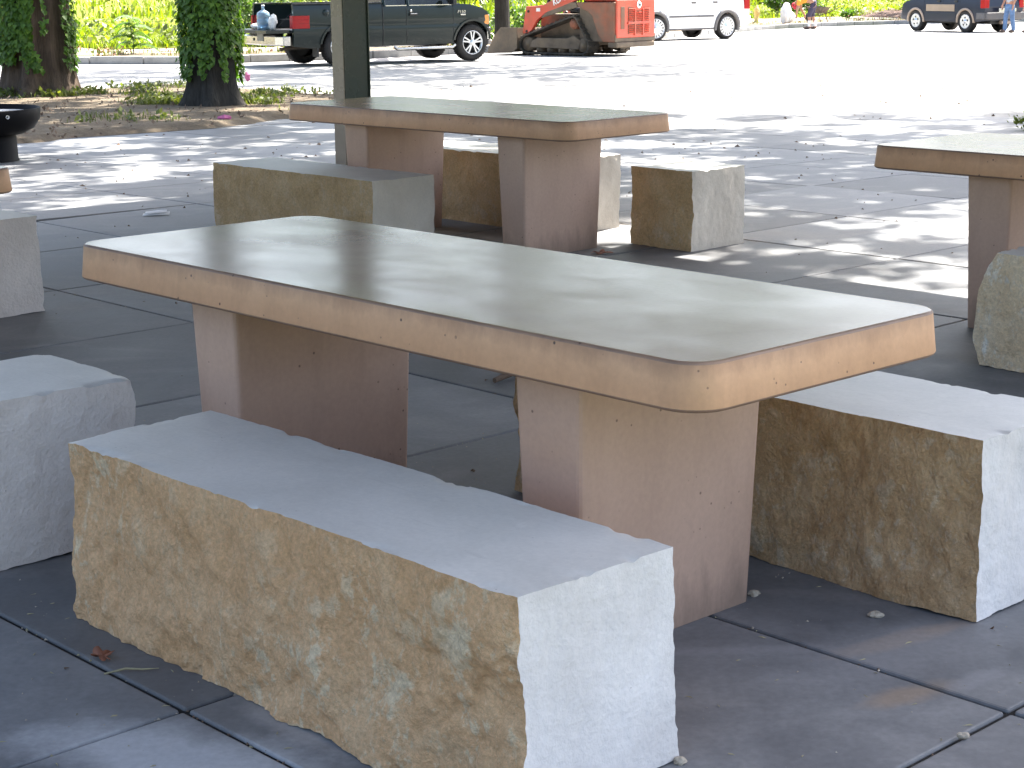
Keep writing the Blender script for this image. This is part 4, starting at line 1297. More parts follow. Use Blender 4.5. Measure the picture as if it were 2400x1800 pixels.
# cab roof on pillars, glass, seats
roof = [(1.03, 1.80), (1.10, 1.86), (2.1, 1.88), (2.35, 1.82), (2.33, 1.77), (1.03, 1.75)]
mb = MB(); mb.prism_y(roof, .20, TWD - .20); mb.build('cab_roof', M['truck_green'], tk, bevel=.02)
for y in (.035, TWD - .035):
    s_ = 1 if y < 1 else -1
    for pts, rd in (([(1.06, y, 1.2), (1.08, y + s_ * .16, 1.78)], .045), ([(1.65, y, 1.2), (1.66, y + s_ * .16, 1.78)], .04), ([(2.80, y, 1.2), (2.32, y + s_ * .17, 1.80)], .04)):
        mb = MB(); mb.tube(pts, rd, 8); mb.build('pillar', M['truck_green'], tk)
    V = [(1.10, y + s_ * .012, 1.22), (1.62, y + s_ * .012, 1.22), (1.62, y + s_ * .16, 1.76), (1.10, y + s_ * .16, 1.76)]
    mb = MB(); mb.add(V, [(0, 1, 2, 3)]); o = mb.build('rear_quarter_window', M['glass'], tk)
    V = [(1.70, y + s_ * .012, 1.22), (2.76, y + s_ * .012, 1.22), (2.32, y + s_ * .16, 1.76), (1.70, y + s_ * .16, 1.76)]
    mb = MB(); mb.add(V, [(0, 1, 2, 3)]); mb.build('door_window', M['glass'], tk)
    mb = MB(); mb.box(1.04, 2.78, y - .012, y + .012, 1.208, 1.226); mb.build('window_trim', M['chrome'], tk)
mb = MB(); mb.add([(2.83, .10, 1.22), (2.83, TWD - .1, 1.22), (2.35, TWD - .24, 1.78), (2.35, .24, 1.78)], [(0, 1, 2, 3)]); mb.build('windscreen', M['glass'], tk)
mb = MB(); mb.add([(1.04, .10, 1.22), (1.04, TWD - .1, 1.22), (1.05, TWD - .2, 1.76), (1.05, .2, 1.76)], [(0, 1, 2, 3)]); mb.build('rear_window', M['glass'], tk)
for y in (.3, 1.05):
    mb = MB(); mb.box(1.95, 2.1, y, y + .55, 1.222, 1.62); mb.box(1.96, 2.06, y + .13, y + .42, 1.63, 1.76); mb.build('seat_back', M['plastic_grey'], tk, bevel=.03)
# door seams (grooves laid into the side), belt crease
for x, z0, z1 in ((1.015, .40, 1.24), (1.60, .42, 1.2), (2.782, .42, 1.2)):
    mb = MB(); pts = [body_shape(x, -0.0015, z0 + (z1 - z0) * i / 8) for i in range(9)]
    mb.tube(pts, .006 if x > 1.1 else .013, 5); mb.build('door_seam', M['plastic_black'], tk)
mb = MB(); mb.box(1.66, 1.86, -.03, .02, 1.00, 1.055); mb.box(1.68, 1.84, -.04, -.028, 1.035, 1.05, 1)
mb.build('door_handle', [M['plastic_black'], M['chrome']], tk, bevel=.008)
mb = MB(); mb.ball((1.70, -.012, 1.10), .03, 8, 0, (1, .5, 1)); mb.build('door_lock', M['chrome'], tk)
# running board
for y in (-.06, TWD + .06):
    mb = MB(); mb.tube([(1.25, y * .5 + .0, .36), (1.32, y, .31), (2.70, y, .31), (2.78, y * .5, .36)], .038, 10)
    mb.build('side_step', M['chrome'], tk)
# bumpers
rb = [(-1.34, 0.05), (-1.40, .3), (-1.40, TWD - .3), (-1.34, TWD - .05), (-1.17, TWD - .03), (-1.17, .03)]
mb = MB(); mb.prism_z(rb, .44, .645); o = mb.build('rear_bumper', M['chrome'], tk, bevel=.025, seg=3)
mb = MB(); mb.box(-1.37, -1.18, .35, TWD - .35, .648, .668); mb.build('bumper_step_pad', M['plastic_black'], tk, bevel=.006)
mb = MB(); mb.lathe([(.001, -.012), (.03, -.01), (.03, .0)], 'x', 14, (-1.402, TWD * .66, .56)); mb.build('hitch_hole', M['plastic_black'], tk)
mb = MB(); mb.box(-1.41, -1.403, TWD * .5 - .15, TWD * .5 + .15, .53, .69, 0); mb.build('licence_plate', M['plate'], tk, bevel=.004)
fbp = [(3.68, .02), (3.82, .10), (3.90, .45), (3.90, TWD - .45), (3.82, TWD - .1), (3.68, TWD - .02), (3.66, TWD - .1), (3.66, .1)]
mb = MB(); mb.prism_z(fbp, .44, .72); mb.build('front_bumper', M['chrome'], tk, bevel=.03, seg=3)
mb = MB(); mb.prism_z([(p[0] + .006, p[1]) for p in fbp], .335, .437); mb.build('front_valance', M['plastic_grey'], tk, bevel=.02)
mb = MB(); mb.box(3.745, 3.775, .42, TWD - .42, .74, 1.02)
for k in range(4): mb.box(3.776, 3.785, .44, TWD - .44, .77 + .06 * k, .79 + .06 * k, 1)
mb.build('grille', [M['plastic_black'], M['chrome']], tk)
for y0, y1 in ((.06, .40), (TWD - .40, TWD - .06)):
    mb = MB(); mb.box(3.68, 3.77, y0, y1, .80, 1.0); mb.build('headlight', M['clear_lens'], tk, bevel=.03)
for y0, y1 in ((.035, .10), (TWD - .10, TWD - .035)):
    mb = MB(); mb.box(3.60, 3.73, y0, y1, .77, .99); mb.build('indicator_light', M['amber_lens'], tk, bevel=.02)
# tailgate hanging open
mb = MB(); mb.box(-1.70, -1.135, .11, TWD - .11, .70, .765); mb.box(-1.66, -1.2, .2, TWD - .2, .766, .772)
mb.build('tailgate', M['truck_green'], tk, bevel=.015)
mb = MB(); mb.box(-1.704, -1.70, .6, TWD - .6, .712, .75); mb.build('tailgate_handle_trim', M['plastic_black'], tk)
for y in (.11, TWD - .11):
    mb = MB(); mb.tube([(-1.11, y, 1.1), (-1.5, y, .77)], .004, 5); mb.build('tailgate_cable', M['plastic_black'], tk)
# tail lights wrap the corners
for s_, y in ((1, 0.0), (-1, TWD)):
    mb = MB()
    pts = [(-1.135, y + s_ * (.13 if s_ > 0 else .06)), (-1.135, y - s_ * .004), (-1.06, y - s_ * .014), (-.76, y - s_ * .014), (-.72, y + s_ * .02), (-1.0, y + s_ * .1)]
    mb.prism_z(pts, .79, 1.05)
    for z_ in (.885, .965): mb.prism_z([(p[0] - .001, p[1] - s_ * .002) for p in pts], z_, z_ + .008, 1)
    mb.build('tail_light', [M['red_lens'], plain('dark_red_lens', (.2, .004, .006), .2)], tk, bevel=.045, seg=3)
for y, s_ in ((0.0, -1), (TWD, 1)):
    for xc in (0, WB):
        mb = MB()
        a = arc(xc, RW, .515, 172, 8, 18); b = arc(xc, RW, .47, 172, 8, 18)
        n = len(a)
        V = [body_shape(p[0], y, p[1]) + Vector((0, s_ * .022, 0)) for p in a] + [body_shape(p[0], y, p[1]) + Vector((0, s_ * .028, 0)) for p in b] + [body_shape(p[0], y, p[1]) - Vector((0, s_ * .05, 0)) for p in b]
        mb.add(V, [(i, i + 1, n + i + 1, n + i) for i in range(n - 1)] + [(n + i, n + i + 1, 2 * n + i + 1, 2 * n + i) for i in range(n - 1)], 0, True)
        mb.build('arch_flare', M['truck_green'], tk)
mb = MB()
for xc in (0, WB): mb.prism_y(arc(xc, RW + .02, .475, 180, 0, 14) + [(xc + .47, .42), (xc - .47, .42)], .26, TWD - .26)
mb.box(-.9, 3.3, .45, TWD - .45, .42, .6)
mb.build('chassis', M['plastic_black'], tk)
mb = MB(); mb.tube([(0, .25, RW), (0, TWD - .25, RW)], .05, 8); mb.ball((0, W2, RW), .14, 8); mb.build('rear_axle', M['dusty'], tk)
mb = MB(); mb.tube([(-1.2, .5, .36), (-.9, .5, .38), (.6, .55, .42)], .035, 8); mb.build('exhaust', M['dusty'], tk)
mb = MB(); mb.box(-.57, -.53, .03, .24, .20, .55); mb.build('mud_flap', M['plastic_black'], tk)
for x in (0, WB):
    wheel(tk, x, .012, RW, .26, 'star', -1, .245)
    wheel(tk, x, TWD - .012, RW, .26, 'star', 1, .245)
text_mesh('model_badge', 'F150', .085, .004, M['chrome'], tk, (2.98, -.012, 1.06), (R(90), 0, 0), 1.25, .15)
mb = MB(); mb.box(2.96, 3.09, -.016, -.004, .985, 1.015); mb.build('trim_badge', M['chrome'], tk, bevel=.003)
mb = MB(); mb.lathe([(.001, -.006), (.07, -.004), (.075, .004)], 'y', 24, (-.35, -.002, 1.1), 0); mb.build('fuel_door', M['truck_green'], tk)
mb = MB(); mb.box(2.62, 2.70, -.20, .0, 1.24, 1.27); mb.box(2.58, 2.68, -.32, -.12, 1.22, 1.42); mb.build('door_mirror', M['plastic_black'], tk, bevel=.02)

TKM = Matrix.Translation(tk.location) @ Matrix.Rotation(tk_rz, 4, 'Z')
def on_truck(x, y, z): return TKM @ Vector((x, y, z))
# five gallon water jug on the open tailgate
jg = empty('water_jug', on_truck(-1.47, .66, .773), 0.3, 'blue water jug standing on the open tailgate', 'water jug')
mb = MB()
mb.lathe([(.001, 0), (.125, 0), (.137, .012), (.137, .06), (.130, .07), (.130, .08), (.137, .09), (.137, .2), (.130, .21), (.130, .22), (.137, .23), (.137, .30), (.122, .345), (.07, .38), (.034, .40), (.03, .42), (.03, .465), (.034, .47), (.034, .48)], 'z', 36)
mb.build('bottle', M['jug'], jg)
mb = MB(); mb.lathe([(.001, .503), (.03, .503), (.034, .498), (.034, .47)], 'z', 24); mb.build('cap', M['white'], jg)
mb = MB(); mb.lathe([(.001, .006), (.128, .006), (.128, .262), (.001, .262)], 'z', 28); mb.build('water', glass_material('water_fill', (.22, .42, .62), .05, .6), jg)


def crumple(name, label, cat, loc, r, mat, seed, sq=(1, 1, .7), group=None):
    mb = MB(); mb.ball((0, 0, 0), r, 9, 0, sq)
    V = np.array(mb.v); d = fbm(V / r * 1.6 + seed * 5, 4, seed)
    V = V * (1 + 0.55 * d)[:, None]; V[:, 2] -= V[:, 2].min()
    mb.v = [tuple(p) for p in V]
    o = mb.build(name, mat, None, loc, smooth=False)
    return tag(o, label, cat, group)


crumple('plastic_bag', 'white printed plastic bag bulging beside the water jug toward the tail light', 'plastic bag', on_truck(-1.40, .37, .773), .105, M['paper'], 3, (.9, 1, 1.3))
crumple('plastic_bag', 'small crumpled white bag left of the water jug on the tailgate', 'plastic bag', on_truck(-1.50, 1.0, .773), .085, M['paper'], 5)

# ------------------------------------------------------------------ compact track loader
lo_f = Vector((-.75, .66, 0)).normalized()
ld = empty('track_loader', (1.82, 42.38, gz(42.8)), math.atan2(lo_f.y, lo_f.x), 'orange red compact track loader with dusty rubber tracks and bucket down', 'track loader')
# local: x forward (to the bucket), y to the machine's left (toward the camera): near track outer face at y = 0
LW = 1.60; TKW = 0.40
tl_pts = []
def hull_loop(circles, n=60):
    """belt round circles (x,z,r): convex outline"""
    P = []
    for x, z, r in circles:
        for k in range(48): P.append((x + r * math.cos(2 * math.pi * k / 48), z + r * math.sin(2 * math.pi * k / 48)))
    P = sorted(set(P))
    def half(pts):
        h = []
        for p in pts:
            while len(h) > 1 and (h[-1][0] - h[-2][0]) * (p[1] - h[-2][1]) - (h[-1][1] - h[-2][1]) * (p[0] - h[-2][0]) <= 0: h.pop()
            h.append(p)
        return h[:-1]
    L = half(P) + half(P[::-1])
    # resample evenly
    L = [Vector((a, 0, b)) for a, b in L] ; L.append(L[0])
    d = [0]
    for a, b in zip(L, L[1:]): d.append(d[-1] + (b - a).length)
    out = []
    for k in range(n):
        s = d[-1] * k / n
        i = max(j for j in range(len(d) - 1) if d[j] <= s)
        out.append(L[i].lerp(L[i + 1], (s - d[i]) / max(1e-9, d[i + 1] - d[i])))
    return out


def track(y0, y1):
    t = empty('track', (0, 0, 0), parent=ld)
    loop = hull_loop([(1.86, .25, .225), (.14, .24, .215), (.42, .76, .165)], 72)
    n = len(loop); c = sum(loop, Vector()) / n
    nr = []
    for i in range(n):
        tt = (loop[(i + 1) % n] - loop[i - 1]).normalized(); nr.append(Vector((tt.z, 0, -tt.x)))
    if (nr[0]).dot(loop[0] - c) < 0: nr = [-v for v in nr]
    mb = MB(); V = []
    for i in range(n):
        o_, q = loop[i], loop[i] - nr[i] * .035
        for p in (o_, q): V += [(p.x, y0, p.z), (p.x, y1, p.z)]
    F = []
    for i in range(n):
        a, b = 4 * i, 4 * ((i + 1) % n)
        F += [(a, a + 1, b + 1, b), (a + 2, b + 2, b + 3, a + 3), (a, b, b + 2, a + 2), (a + 1, a + 3, b + 3, b + 1)]
    mb.add(V, F)
    mb.build('belt', M['track'], t)
    for k in range(36):
        i = 2 * k; o_ = loop[i]; tt = (loop[(i + 1) % n] - loop[i - 1]).normalized(); q = nr[i]
        for ya, yb, sh in ((y0 + .005, (y0 + y1) / 2 - .015, 0), ((y0 + y1) / 2 + .015, y1 - .005, .018)):
            mb = MB(); V = []
            for yy in (ya, yb):
                for s_, h in ((-.026, -.003), (.026, -.003), (.018, .026), (-.018, .026)):
                    p = o_ + tt * (s_ + sh) + q * h; V.append((p.x, yy, p.z))
            mb.add(V, [(0, 1, 2, 3), (7, 6, 5, 4), (0, 4, 5, 1), (1, 5, 6, 2), (2, 6, 7, 3), (3, 7, 4, 0)])
            mb.build('lug', M['track'], t)
    s_ = 1
    ym = (y0 + y1) / 2
    mb = MB()
    fr = [(.28, .14), (.20, .34), (.42, .47), (.62, .40), (1.55, .40), (1.72, .33), (1.80, .17)]
    mb.prism_y(fr, ym - .12, y1 - .05 if y1 > -.1 else ym + .12)
    mb.build('track_frame', M['dusty'], t, bevel=.02)
    for x, z, r in ((1.86, .25, .17), (.14, .24, .16)):
        mb = MB(); mb.lathe([(.001, y1 - .03), (.05, y1 - .03), (.06, y1 - .06), (r, y1 - .07), (r, y0 + .05)], 'y', 28, (x, 0, z)); mb.build('idler', M['dusty'], t)
    mb = MB(); mb.lathe([(.001, y1 - .02), (.08, y1 - .02), (.085, y1 - .05), (.12, y1 - .06), (.12, y0 + .05)], 'y', 28, (.42, 0, .74))
    for k in range(13):
        a = 2 * math.pi * k / 13; mb.box(.42 + .115 * math.cos(a) - .016, .42 + .115 * math.cos(a) + .016, y0 + .08, y1 - .08, .74 + .115 * math.sin(a) - .016, .74 + .115 * math.sin(a) + .016)
    mb.build('drive_sprocket', M['dusty_red'], t)
    for k in range(4):
        mb = MB(); mb.lathe([(.001, y1 - .04), (.03, y1 - .04), (.035, y1 - .07), (.085, y1 - .08), (.085, y0 + .06)], 'y', 20, (.5 + .34 * k, 0, .125)); mb.build('roller', M['dusty'], t)


track(-TKW, 0.0)
track(-LW - .06, -LW - .06 + TKW)
# hull between the tracks, rear corner panels, rear bumper
mb = MB(); mb.box(.0, 1.75, -LW + .37, -TKW - .03, .24, .95); mb.build('hull', M['dusty'], ld, bevel=.02)
side = [(-.80, .32), (-.80, 1.24), (.35, 1.24), (.30, 1.13), (.0, 1.02), (-.13, .92), (-.30, .5), (-.45, .33)]
for ya, yb in ((-.16, -.06), (-LW - .0, -LW + .10)):
    mb = MB(); mb.prism_y(side, ya, yb); mb.build('rear_side_panel', M['dusty_red'], ld, bevel=.025)
    mb = MB(); mb.prism_y([(.36, 1.24), (.31, 1.12), (.8, 1.02), (1.3, .9), (1.45, .86), (1.4, .93), (.9, 1.24)], ya + .02, yb - .005); mb.build('front_side_panel', M['dusty'], ld, bevel=.02)
mb = MB(); mb.box(-.78, .32, -LW + .105, -.165, .335, 1.2); mb.build('engine_bay', M['dusty'], ld)
mb = MB(); mb.box(-.87, -.60, -LW + .06, -.06, .20, .325); mb.build('rear_bumper', M['dusty'], ld, bevel=.03)
mb = MB(); mb.box(-.83, -.80, -LW + .0, -.06, .33, .5); mb.build('corner_guard', M['dusty'], ld, bevel=.01)
# rear door with framed louvre grilles
rx = -.86
dr = MB(); dy0, dy1 = -LW + .06, -.08
dr.box(rx, -.80, dy0, dy1, .42, 1.30)
door = dr.build('engine_door', M['orange'], ld, bevel=.035, seg=3)
cols = [(-.58, -.72, 0), (-.84, -1.05, .04), (-1.16, -1.34, 0)]
cols = [(-.50, -.72), (-.79, -1.03), (-1.10, -1.32)]
for ci, (a, b) in enumerate(cols):
    for zi, (z0, z1) in enumerate(((.50, .72), (.80, 1.12 if ci != 1 else 1.04))):
        mb = MB(); mb.box(rx - .004, rx + .0, b, a, z0, z1); rc = mb.build('grille_recess', M['dusty_red'], door, bevel=0)
        nsl = int((z1 - z0) / .042)
        mb = MB()
        for k in range(nsl):
            z_ = z0 + .01 + k * .042
            mb.add([(rx - .006, b + .008, z_), (rx - .006, a - .008, z_), (rx - .03, a - .008, z_ + .022), (rx - .03, b + .008, z_ + .022), (rx - .006, b + .008, z_ + .028), (rx - .006, a - .008, z_ + .028)], [(0, 1, 2, 3), (3, 2, 5, 4)])
        mb.build('louvre', M['orange'], door)
for b in (-.755, -1.065):
    mb = MB(); mb.box(rx - .028, rx, b - .03, b + .03, .47, 1.08); mb.build('grille_bar', M['orange'], door, bevel=.01)
for zb in (.76,):
    mb = MB(); mb.box(rx - .027, rx, -1.34, -.48, zb - .03, zb + .03); mb.build('grille_bar', M['orange'], door, bevel=.01)
mb = MB(); mb.box(rx - .01, rx - .0, -.36, -.22, .62, 1.13); mb.build('side_vent', M['dusty_red'], door, bevel=.01)
# maker's emblem: white disc with a dark looped mark
mb = MB(); mb.lathe([(.001, -.016), (.075, -.016), (.085, -.006), (.085, 0)], 'x', 28, (rx - .004, -.91, 1.17)); em = mb.build('emblem', M['white'], door)
mb = MB(); mb.tube([(rx - .022, -.885, 1.215), (rx - .022, -.905, 1.16), (rx - .022, -.935, 1.145), (rx - .022, -.95, 1.17), (rx - .022, -.93, 1.2)], .010, 6); mb.tube([(rx - .022, -.88, 1.13), (rx - .022, -.89, 1.21)], .009, 6)
mb.build('emblem_mark', M['plastic_black'], em)
# upper body, cab frame
mb = MB(); mb.box(-.76, .2, -LW + .1, -.17, 1.245, 1.50); mb.build('upper_hood', M['orange'], ld, bevel=.05, seg=3)
for y in (-.33, -LW + .27):
    for x0, x1 in ((.28, .25), (1.45, 1.30)):
        mb = MB(); mb.tube([(x0, y, .95), (x1, y, 2.05)], .045, 6); mb.build('cab_post', M['plastic_black'], ld)
mb = MB(); mb.box(.2, 1.42, -LW + .2, -.26, 2.04, 2.12); mb.build('cab_roof', M['plastic_black'], ld, bevel=.03)
mb = MB(); mb.box(.30, .36, -LW + .32, -.38, 1.0, 2.0); mb.build('cab_screen', M['plastic_black'], ld)
mb = MB(); mb.box(.45, .95, -1.05, -.55, .96, 1.1); mb.box(.42, .52, -1.05, -.55, 1.1, 1.7); mb.build('seat', M['plastic_black'], ld, bevel=.04)
# lift arms
arm = [(2.02, .50), (1.92, .47), (1.76, .55), (1.56, .82), (1.30, .99), (.72, 1.16), (.30, 1.30), (-.45, 1.42), (-.72, 1.50), (-.72, 1.68), (-.45, 1.66), (.3, 1.56), (.95, 1.34), (1.35, 1.18), (1.58, 1.15), (1.90, 1.14), (1.94, .97)]
for ya, yb in ((-.17, -.055), (-LW + .0, -LW + .115)):
    mb = MB(); mb.prism_y(arm, ya, yb); a_ = mb.build('lift_arm', M['orange'], ld, bevel=.02)
    if ya > -1:
        # reading from the machine's left side: x runs right to left, so the lettering climbs rearward
        text_mesh('maker_name', 'KUBOTA', .20, .003, M['white'], a_, (.74, -.049, 1.335), (R(90), R(-20.5), R(180)), .82, .12, .006)
        mb = MB(); mb.box(1.45, 1.57, -.054, -.047, 1.02, 1.10); mb.build('decal', M['white'], a_)
        for px, pz in ((1.82, 1.02), (1.88, .55)):
            mb = MB(); mb.lathe([(.001, .0), (.03, .0), (.032, -.02)], 'y', 14, (px, -.040, pz)); mb.build('pivot_pin', M['plastic_black'], a_)
mb = MB(); mb.tube([(.3, -.22, 1.0), (.95, -.22, 1.12)], .035, 8); mb.tube([(.95, -.22, 1.12), (1.3, -.22, 1.15)], .02, 8, 1); mb.build('lift_cylinder', [M['plastic_black'], M['chrome']], ld)
for y in (-.42, -LW + .36):
    mb = MB(); mb.tube([(1.60, y, 1.0), (1.85, y, .75)], .032, 8); mb.tube([(1.85, y, .75), (2.06, y, .52)], .018, 8, 1); mb.build('tilt_cylinder', [M['plastic_black'], M['chrome']], ld)
# bucket
bk = empty('bucket', (0, 0, 0), parent=ld)
prof = [(2.10, .63), (2.07, .40), (2.10, .16), (2.24, .05), (3.02, .02)]
inn = [(3.02, .035), (2.27, .075), (2.14, .18), (2.11, .40), (2.14, .63)]
mb = MB(); mb.prism_y(prof + inn, -LW - .12, .06); mb.build('shell', M['bucket'], bk)
for ya in (.062, -LW - .14):
    mb = MB(); mb.prism_y([(2.08, .64), (2.60, .64), (2.78, .48), (3.03, .10), (3.03, .01), (2.24, .035), (2.08, .15)], ya, ya + .018); mb.build('side_plate', M['bucket'], bk)
mb = MB(); mb.box(2.96, 3.12, -LW - .13, .07, .005, .03); mb.build('cutting_edge', M['bucket'], bk)
mb = MB(); mb.box(2.0, 2.07, -1.3, -.3, .1, .62); mb.build('quick_coupler', M['dusty'], bk, bevel=.01)
for y in (-.5, -1.1):
    mb = MB(); mb.box(1.94, 2.0, y - .05, y + .05, .2, .6); mb.build('coupler_hook', M['dusty'], bk, bevel=.01)

# ------------------------------------------------------------------ two sport utility vehicles (left side toward the camera: y = 0, body runs to -y)
def suv(label, cat, loc, fwd, wb, h, W, rear_over, front_over, belt, ra, paint, style, rw, rr, extra, steer=0):
    t = empty('parked_suv', loc, math.atan2(fwd[1], fwd[0]), label, cat)
    c = -W / 2

    def sh(x, y, z):
        k = 1 - 0.035 * max(0, (z - .8) / .4) ** 2 - 0.04 * max(0, (.6 - z) / .3) ** 1.5
        if z > belt: k -= 0.22 * (z - belt)
        if x > wb + .4: k -= .06 * ((x - wb - .4) / .6) ** 2
        if x < -.5: k -= .03 * ((-.5 - x) / .5) ** 2
        return Vector((x, c + (y - c) * k, z))
    zb = .36
    poly = [(-rear_over, .42), (-rear_over - .03, .9), (-rear_over + .02, belt)]
    poly += [(wb - .55, belt), (wb + .1, belt - .01), (wb + front_over - .25, belt - .10), (wb + front_over - .05, belt - .22), (wb + front_over, .8), (wb + front_over - .02, .45)]
    poly += arch_cut(wb, rw, ra, zb)[::-1] + arch_cut(0, rw, ra, zb)[::-1]
    mb = MB(); mb.prism_y(poly, -W, 0)
    body = mb.build('body', paint, t); finish(body, [.42, .5, .6, .7, .8, .9, 1.0, 1.08], [-.6, -.4, wb + .5, wb + .7], sh)
    top = [(-rear_over + .02, belt + .005), (-rear_over + .18, h - .08), (-.3, h), (wb - 1.15, h - .01), (wb - .95, h - .07), (wb - .2, belt + .005)]
    # roof with pillars and windows
    mb = MB(); mb.prism_y([(-rear_over + .18, h - .1), (-rear_over + .25, h - .02), (-.3, h + .02), (wb - 1.2, h), (wb - .98, h - .06), (wb - 1.0, h - .1)], -W + .17, -.17)
    mb.build('roof', paint, t, bevel=.03)
    for y in (-.03, -W + .03):
        s_ = -1 if y > c else 1
        yt = y + s_ * .15
        P = lambda x, z: sh(x, 0 if y > c else -W, z) + Vector((0, s_ * .02, 0))
        for a, b in (((-rear_over + .03, belt), (-rear_over + .2, h - .05)), ((.28, belt), (.2, h - .04)), ((1.15, belt), (1.1, h - .04)), ((wb - .35, belt), (wb - 1.0, h - .06))):
            mb = MB(); mb.tube([P(*a), P(*b)], .05, 6); mb.build('pillar', paint, t)
        for x0, x1, x2, x3 in ((-rear_over + .1, .25, .17, -rear_over + .25), (.33, 1.10, 1.05, .26), (1.20, wb - .42, wb - 1.05, 1.15)):
            mb = MB(); mb.add([P(x0, belt + .02), P(x1, belt + .02), P(x2, h - .06), P(x3, h - .06)], [(0, 1, 2, 3)]); mb.build('side_window', M['glass'], t)
    mb = MB(); mb.add([(wb - .3, -.12, belt + .01), (wb - .3, -W + .12, belt + .01), (wb - .98, -W + .24, h - .06), (wb - .98, -.24, h - .06)], [(0, 1, 2, 3)]); mb.build('windscreen', M['glass'], t)
    mb = MB(); mb.add([(-rear_over + .02, -.14, belt + .02), (-rear_over + .02, -W + .14, belt + .02), (-rear_over + .2, -W + .24, h - .08), (-rear_over + .2, -.24, h - .08)], [(0, 1, 2, 3)]); mb.build('rear_window', M['glass'], t)
    for x, z0, z1 in ((.30, .68, belt), (1.20, .40, belt), (wb - .42, .40, belt)):
        mb = MB(); mb.tube([sh(x, .0015, z0 + (z1 - z0) * i / 6) for i in range(7)], .005, 5); mb.build('door_seam', M['plastic_black'], t)
    for x in (.42, 1.32):
        zz = belt - .085
        mb = MB(); p = sh(x + .08, 0, zz); mb.box(x, x + .17, p.y - .02, p.y + .032, zz - .035, zz + .03); mb.build('door_handle', extra['handle'], t, bevel=.012)
    for y, s_ in ((0, 1), (-W, -1)):
        for xc in (0, wb):
            n_ = 18; a0, a1 = extra.get('flare_arc', (186, -6))
            a = arc(xc, rw, ra + extra['flare'], a0, a1, n_); b = arc(xc, rw, ra - .03, a0, a1, n_); n = len(a)
            V = []
            for L_, o_ in ((a, .004), (a, .028), (b, .034), (b, -.10)):
                V += [sh(p[0], y, p[1]) + Vector((0, s_ * o_, 0)) for p in L_]
            F = [(k * n + i, k * n + i + 1, (k + 1) * n + i + 1, (k + 1) * n + i) for k in range(3) for i in range(n - 1)]
            mb = MB(); mb.add(V, F, 0, True); mb.build('arch_trim', extra['trim'], t)
        for x, st in ((0, 0), (wb, steer)):
            wheel(t, x, y - s_ * .0, rw, .25, None, 1 if s_ > 0 else -1, rr, None, st, style)
    mb = MB()
    for xc in (0, wb): mb.prism_y(arc(xc, rw, ra - .015, 180, 0, 14) + [(xc + ra - .02, .33), (xc - ra + .02, .33)], -W + .28, -.28)
    mb.box(-rear_over + .1, wb + front_over - .15, -W + .4, -.4, .30, .5)
    mb.build('chassis', M['plastic_black'], t)
    mb = MB(); mb.box(-rear_over - .13, -rear_over + .12, -W + .03, -.03, .46, .70); mb.box(-rear_over - .03, -.56, -.06, .015, .462, .698); mb.build('rear_bumper', extra['bumper'], t, bevel=.03, seg=3)
    mb = MB(); mb.box(wb + front_over - .15, wb + front_over + .1, -W + .05, -.05, .42, .68); mb.build('front_bumper', extra['bumper'], t, bevel=.03, seg=3)
    for y0, y1 in ((-.20, .012), (-W - .012, -W + .20)):
        mb = MB(); mb.box(-rear_over - .035, -rear_over + .20, y0 - (.0), y1, belt - .32, belt - .02); mb.build('tail_light', M['red_lens'], t, bevel=.02)
        mb = MB(); mb.box(wb + front_over - .22, wb + front_over + .005, y0, y1 - .04, .74, .90); mb.build('headlight', M['clear_lens'], t, bevel=.03)
    mb = MB(); mb.box(-rear_over - .05, -rear_over - .031, c - .18, c + .18, .74, .9); mb.build('licence_plate', M['plate'], t)
    for y in (-.5, c, ):
        mb = MB(); mb.box(.95, 1.08, y - .22, y + .22, .9, 1.5); mb.build('seat_back', M['plastic_grey'], t, bevel=.04)
    return t, sh


sv, svs = suv('white sport utility vehicle with grey wheel arches behind the loader', 'suv', (7.02, 57.95, gz(57.2)), (-.82, -.57), 2.95, 1.82, 1.86, .92, .85, 1.24, .47, M['suv_white'], 'slots', .385, .285,
              dict(handle=M['plastic_grey'], flare=.075, trim=M['plastic_grey'], bumper=M['suv_white'], flare_arc=(196, -14)), R(-14))
mb = MB(); mb.box(.58, 2.42, -.006, .022, .70, .755); mb.build('door_moulding', M['plastic_grey'], sv, bevel=.008)
mb = MB(); mb.box(.5, 2.5, -.10, -.03, .30, .355); mb.build('sill_trim', M['plastic_grey'], sv, bevel=.012)
ev, evs = suv('dark blue sport utility vehicle with tan lower door band at top right', 'suv', (16.2, 64.15, gz(65)), (-.47, .88), 2.62, 1.75, 1.80, .95, .80, 1.17, .42, M['navy'], 'holes', .385, .235,
              dict(handle=M['plastic_black'], flare=.05, trim=M['taupe'], bumper=M['plastic_grey']))
mb = MB(); mb.box(.56, 2.06, -.008, .016, .73, .97); mb.build('door_band', M['taupe'], ev, bevel=.01)
mb = MB(); mb.box(.50, 2.12, -.03, .012, .38, .685); mb.build('lower_cladding', M['navy'], ev, bevel=.012)
mb = MB(); mb.tube([(-.98, -.75, .36), (-.98, -1.2, .36)], .07, 10); mb.build('muffler', M['taupe'], ev)
mb = MB(); mb.box(-1.16, -1.08, -1.3, -.5, .72, .84); mb.build('tailgate_trim', M['chrome'], ev, bevel=.01)

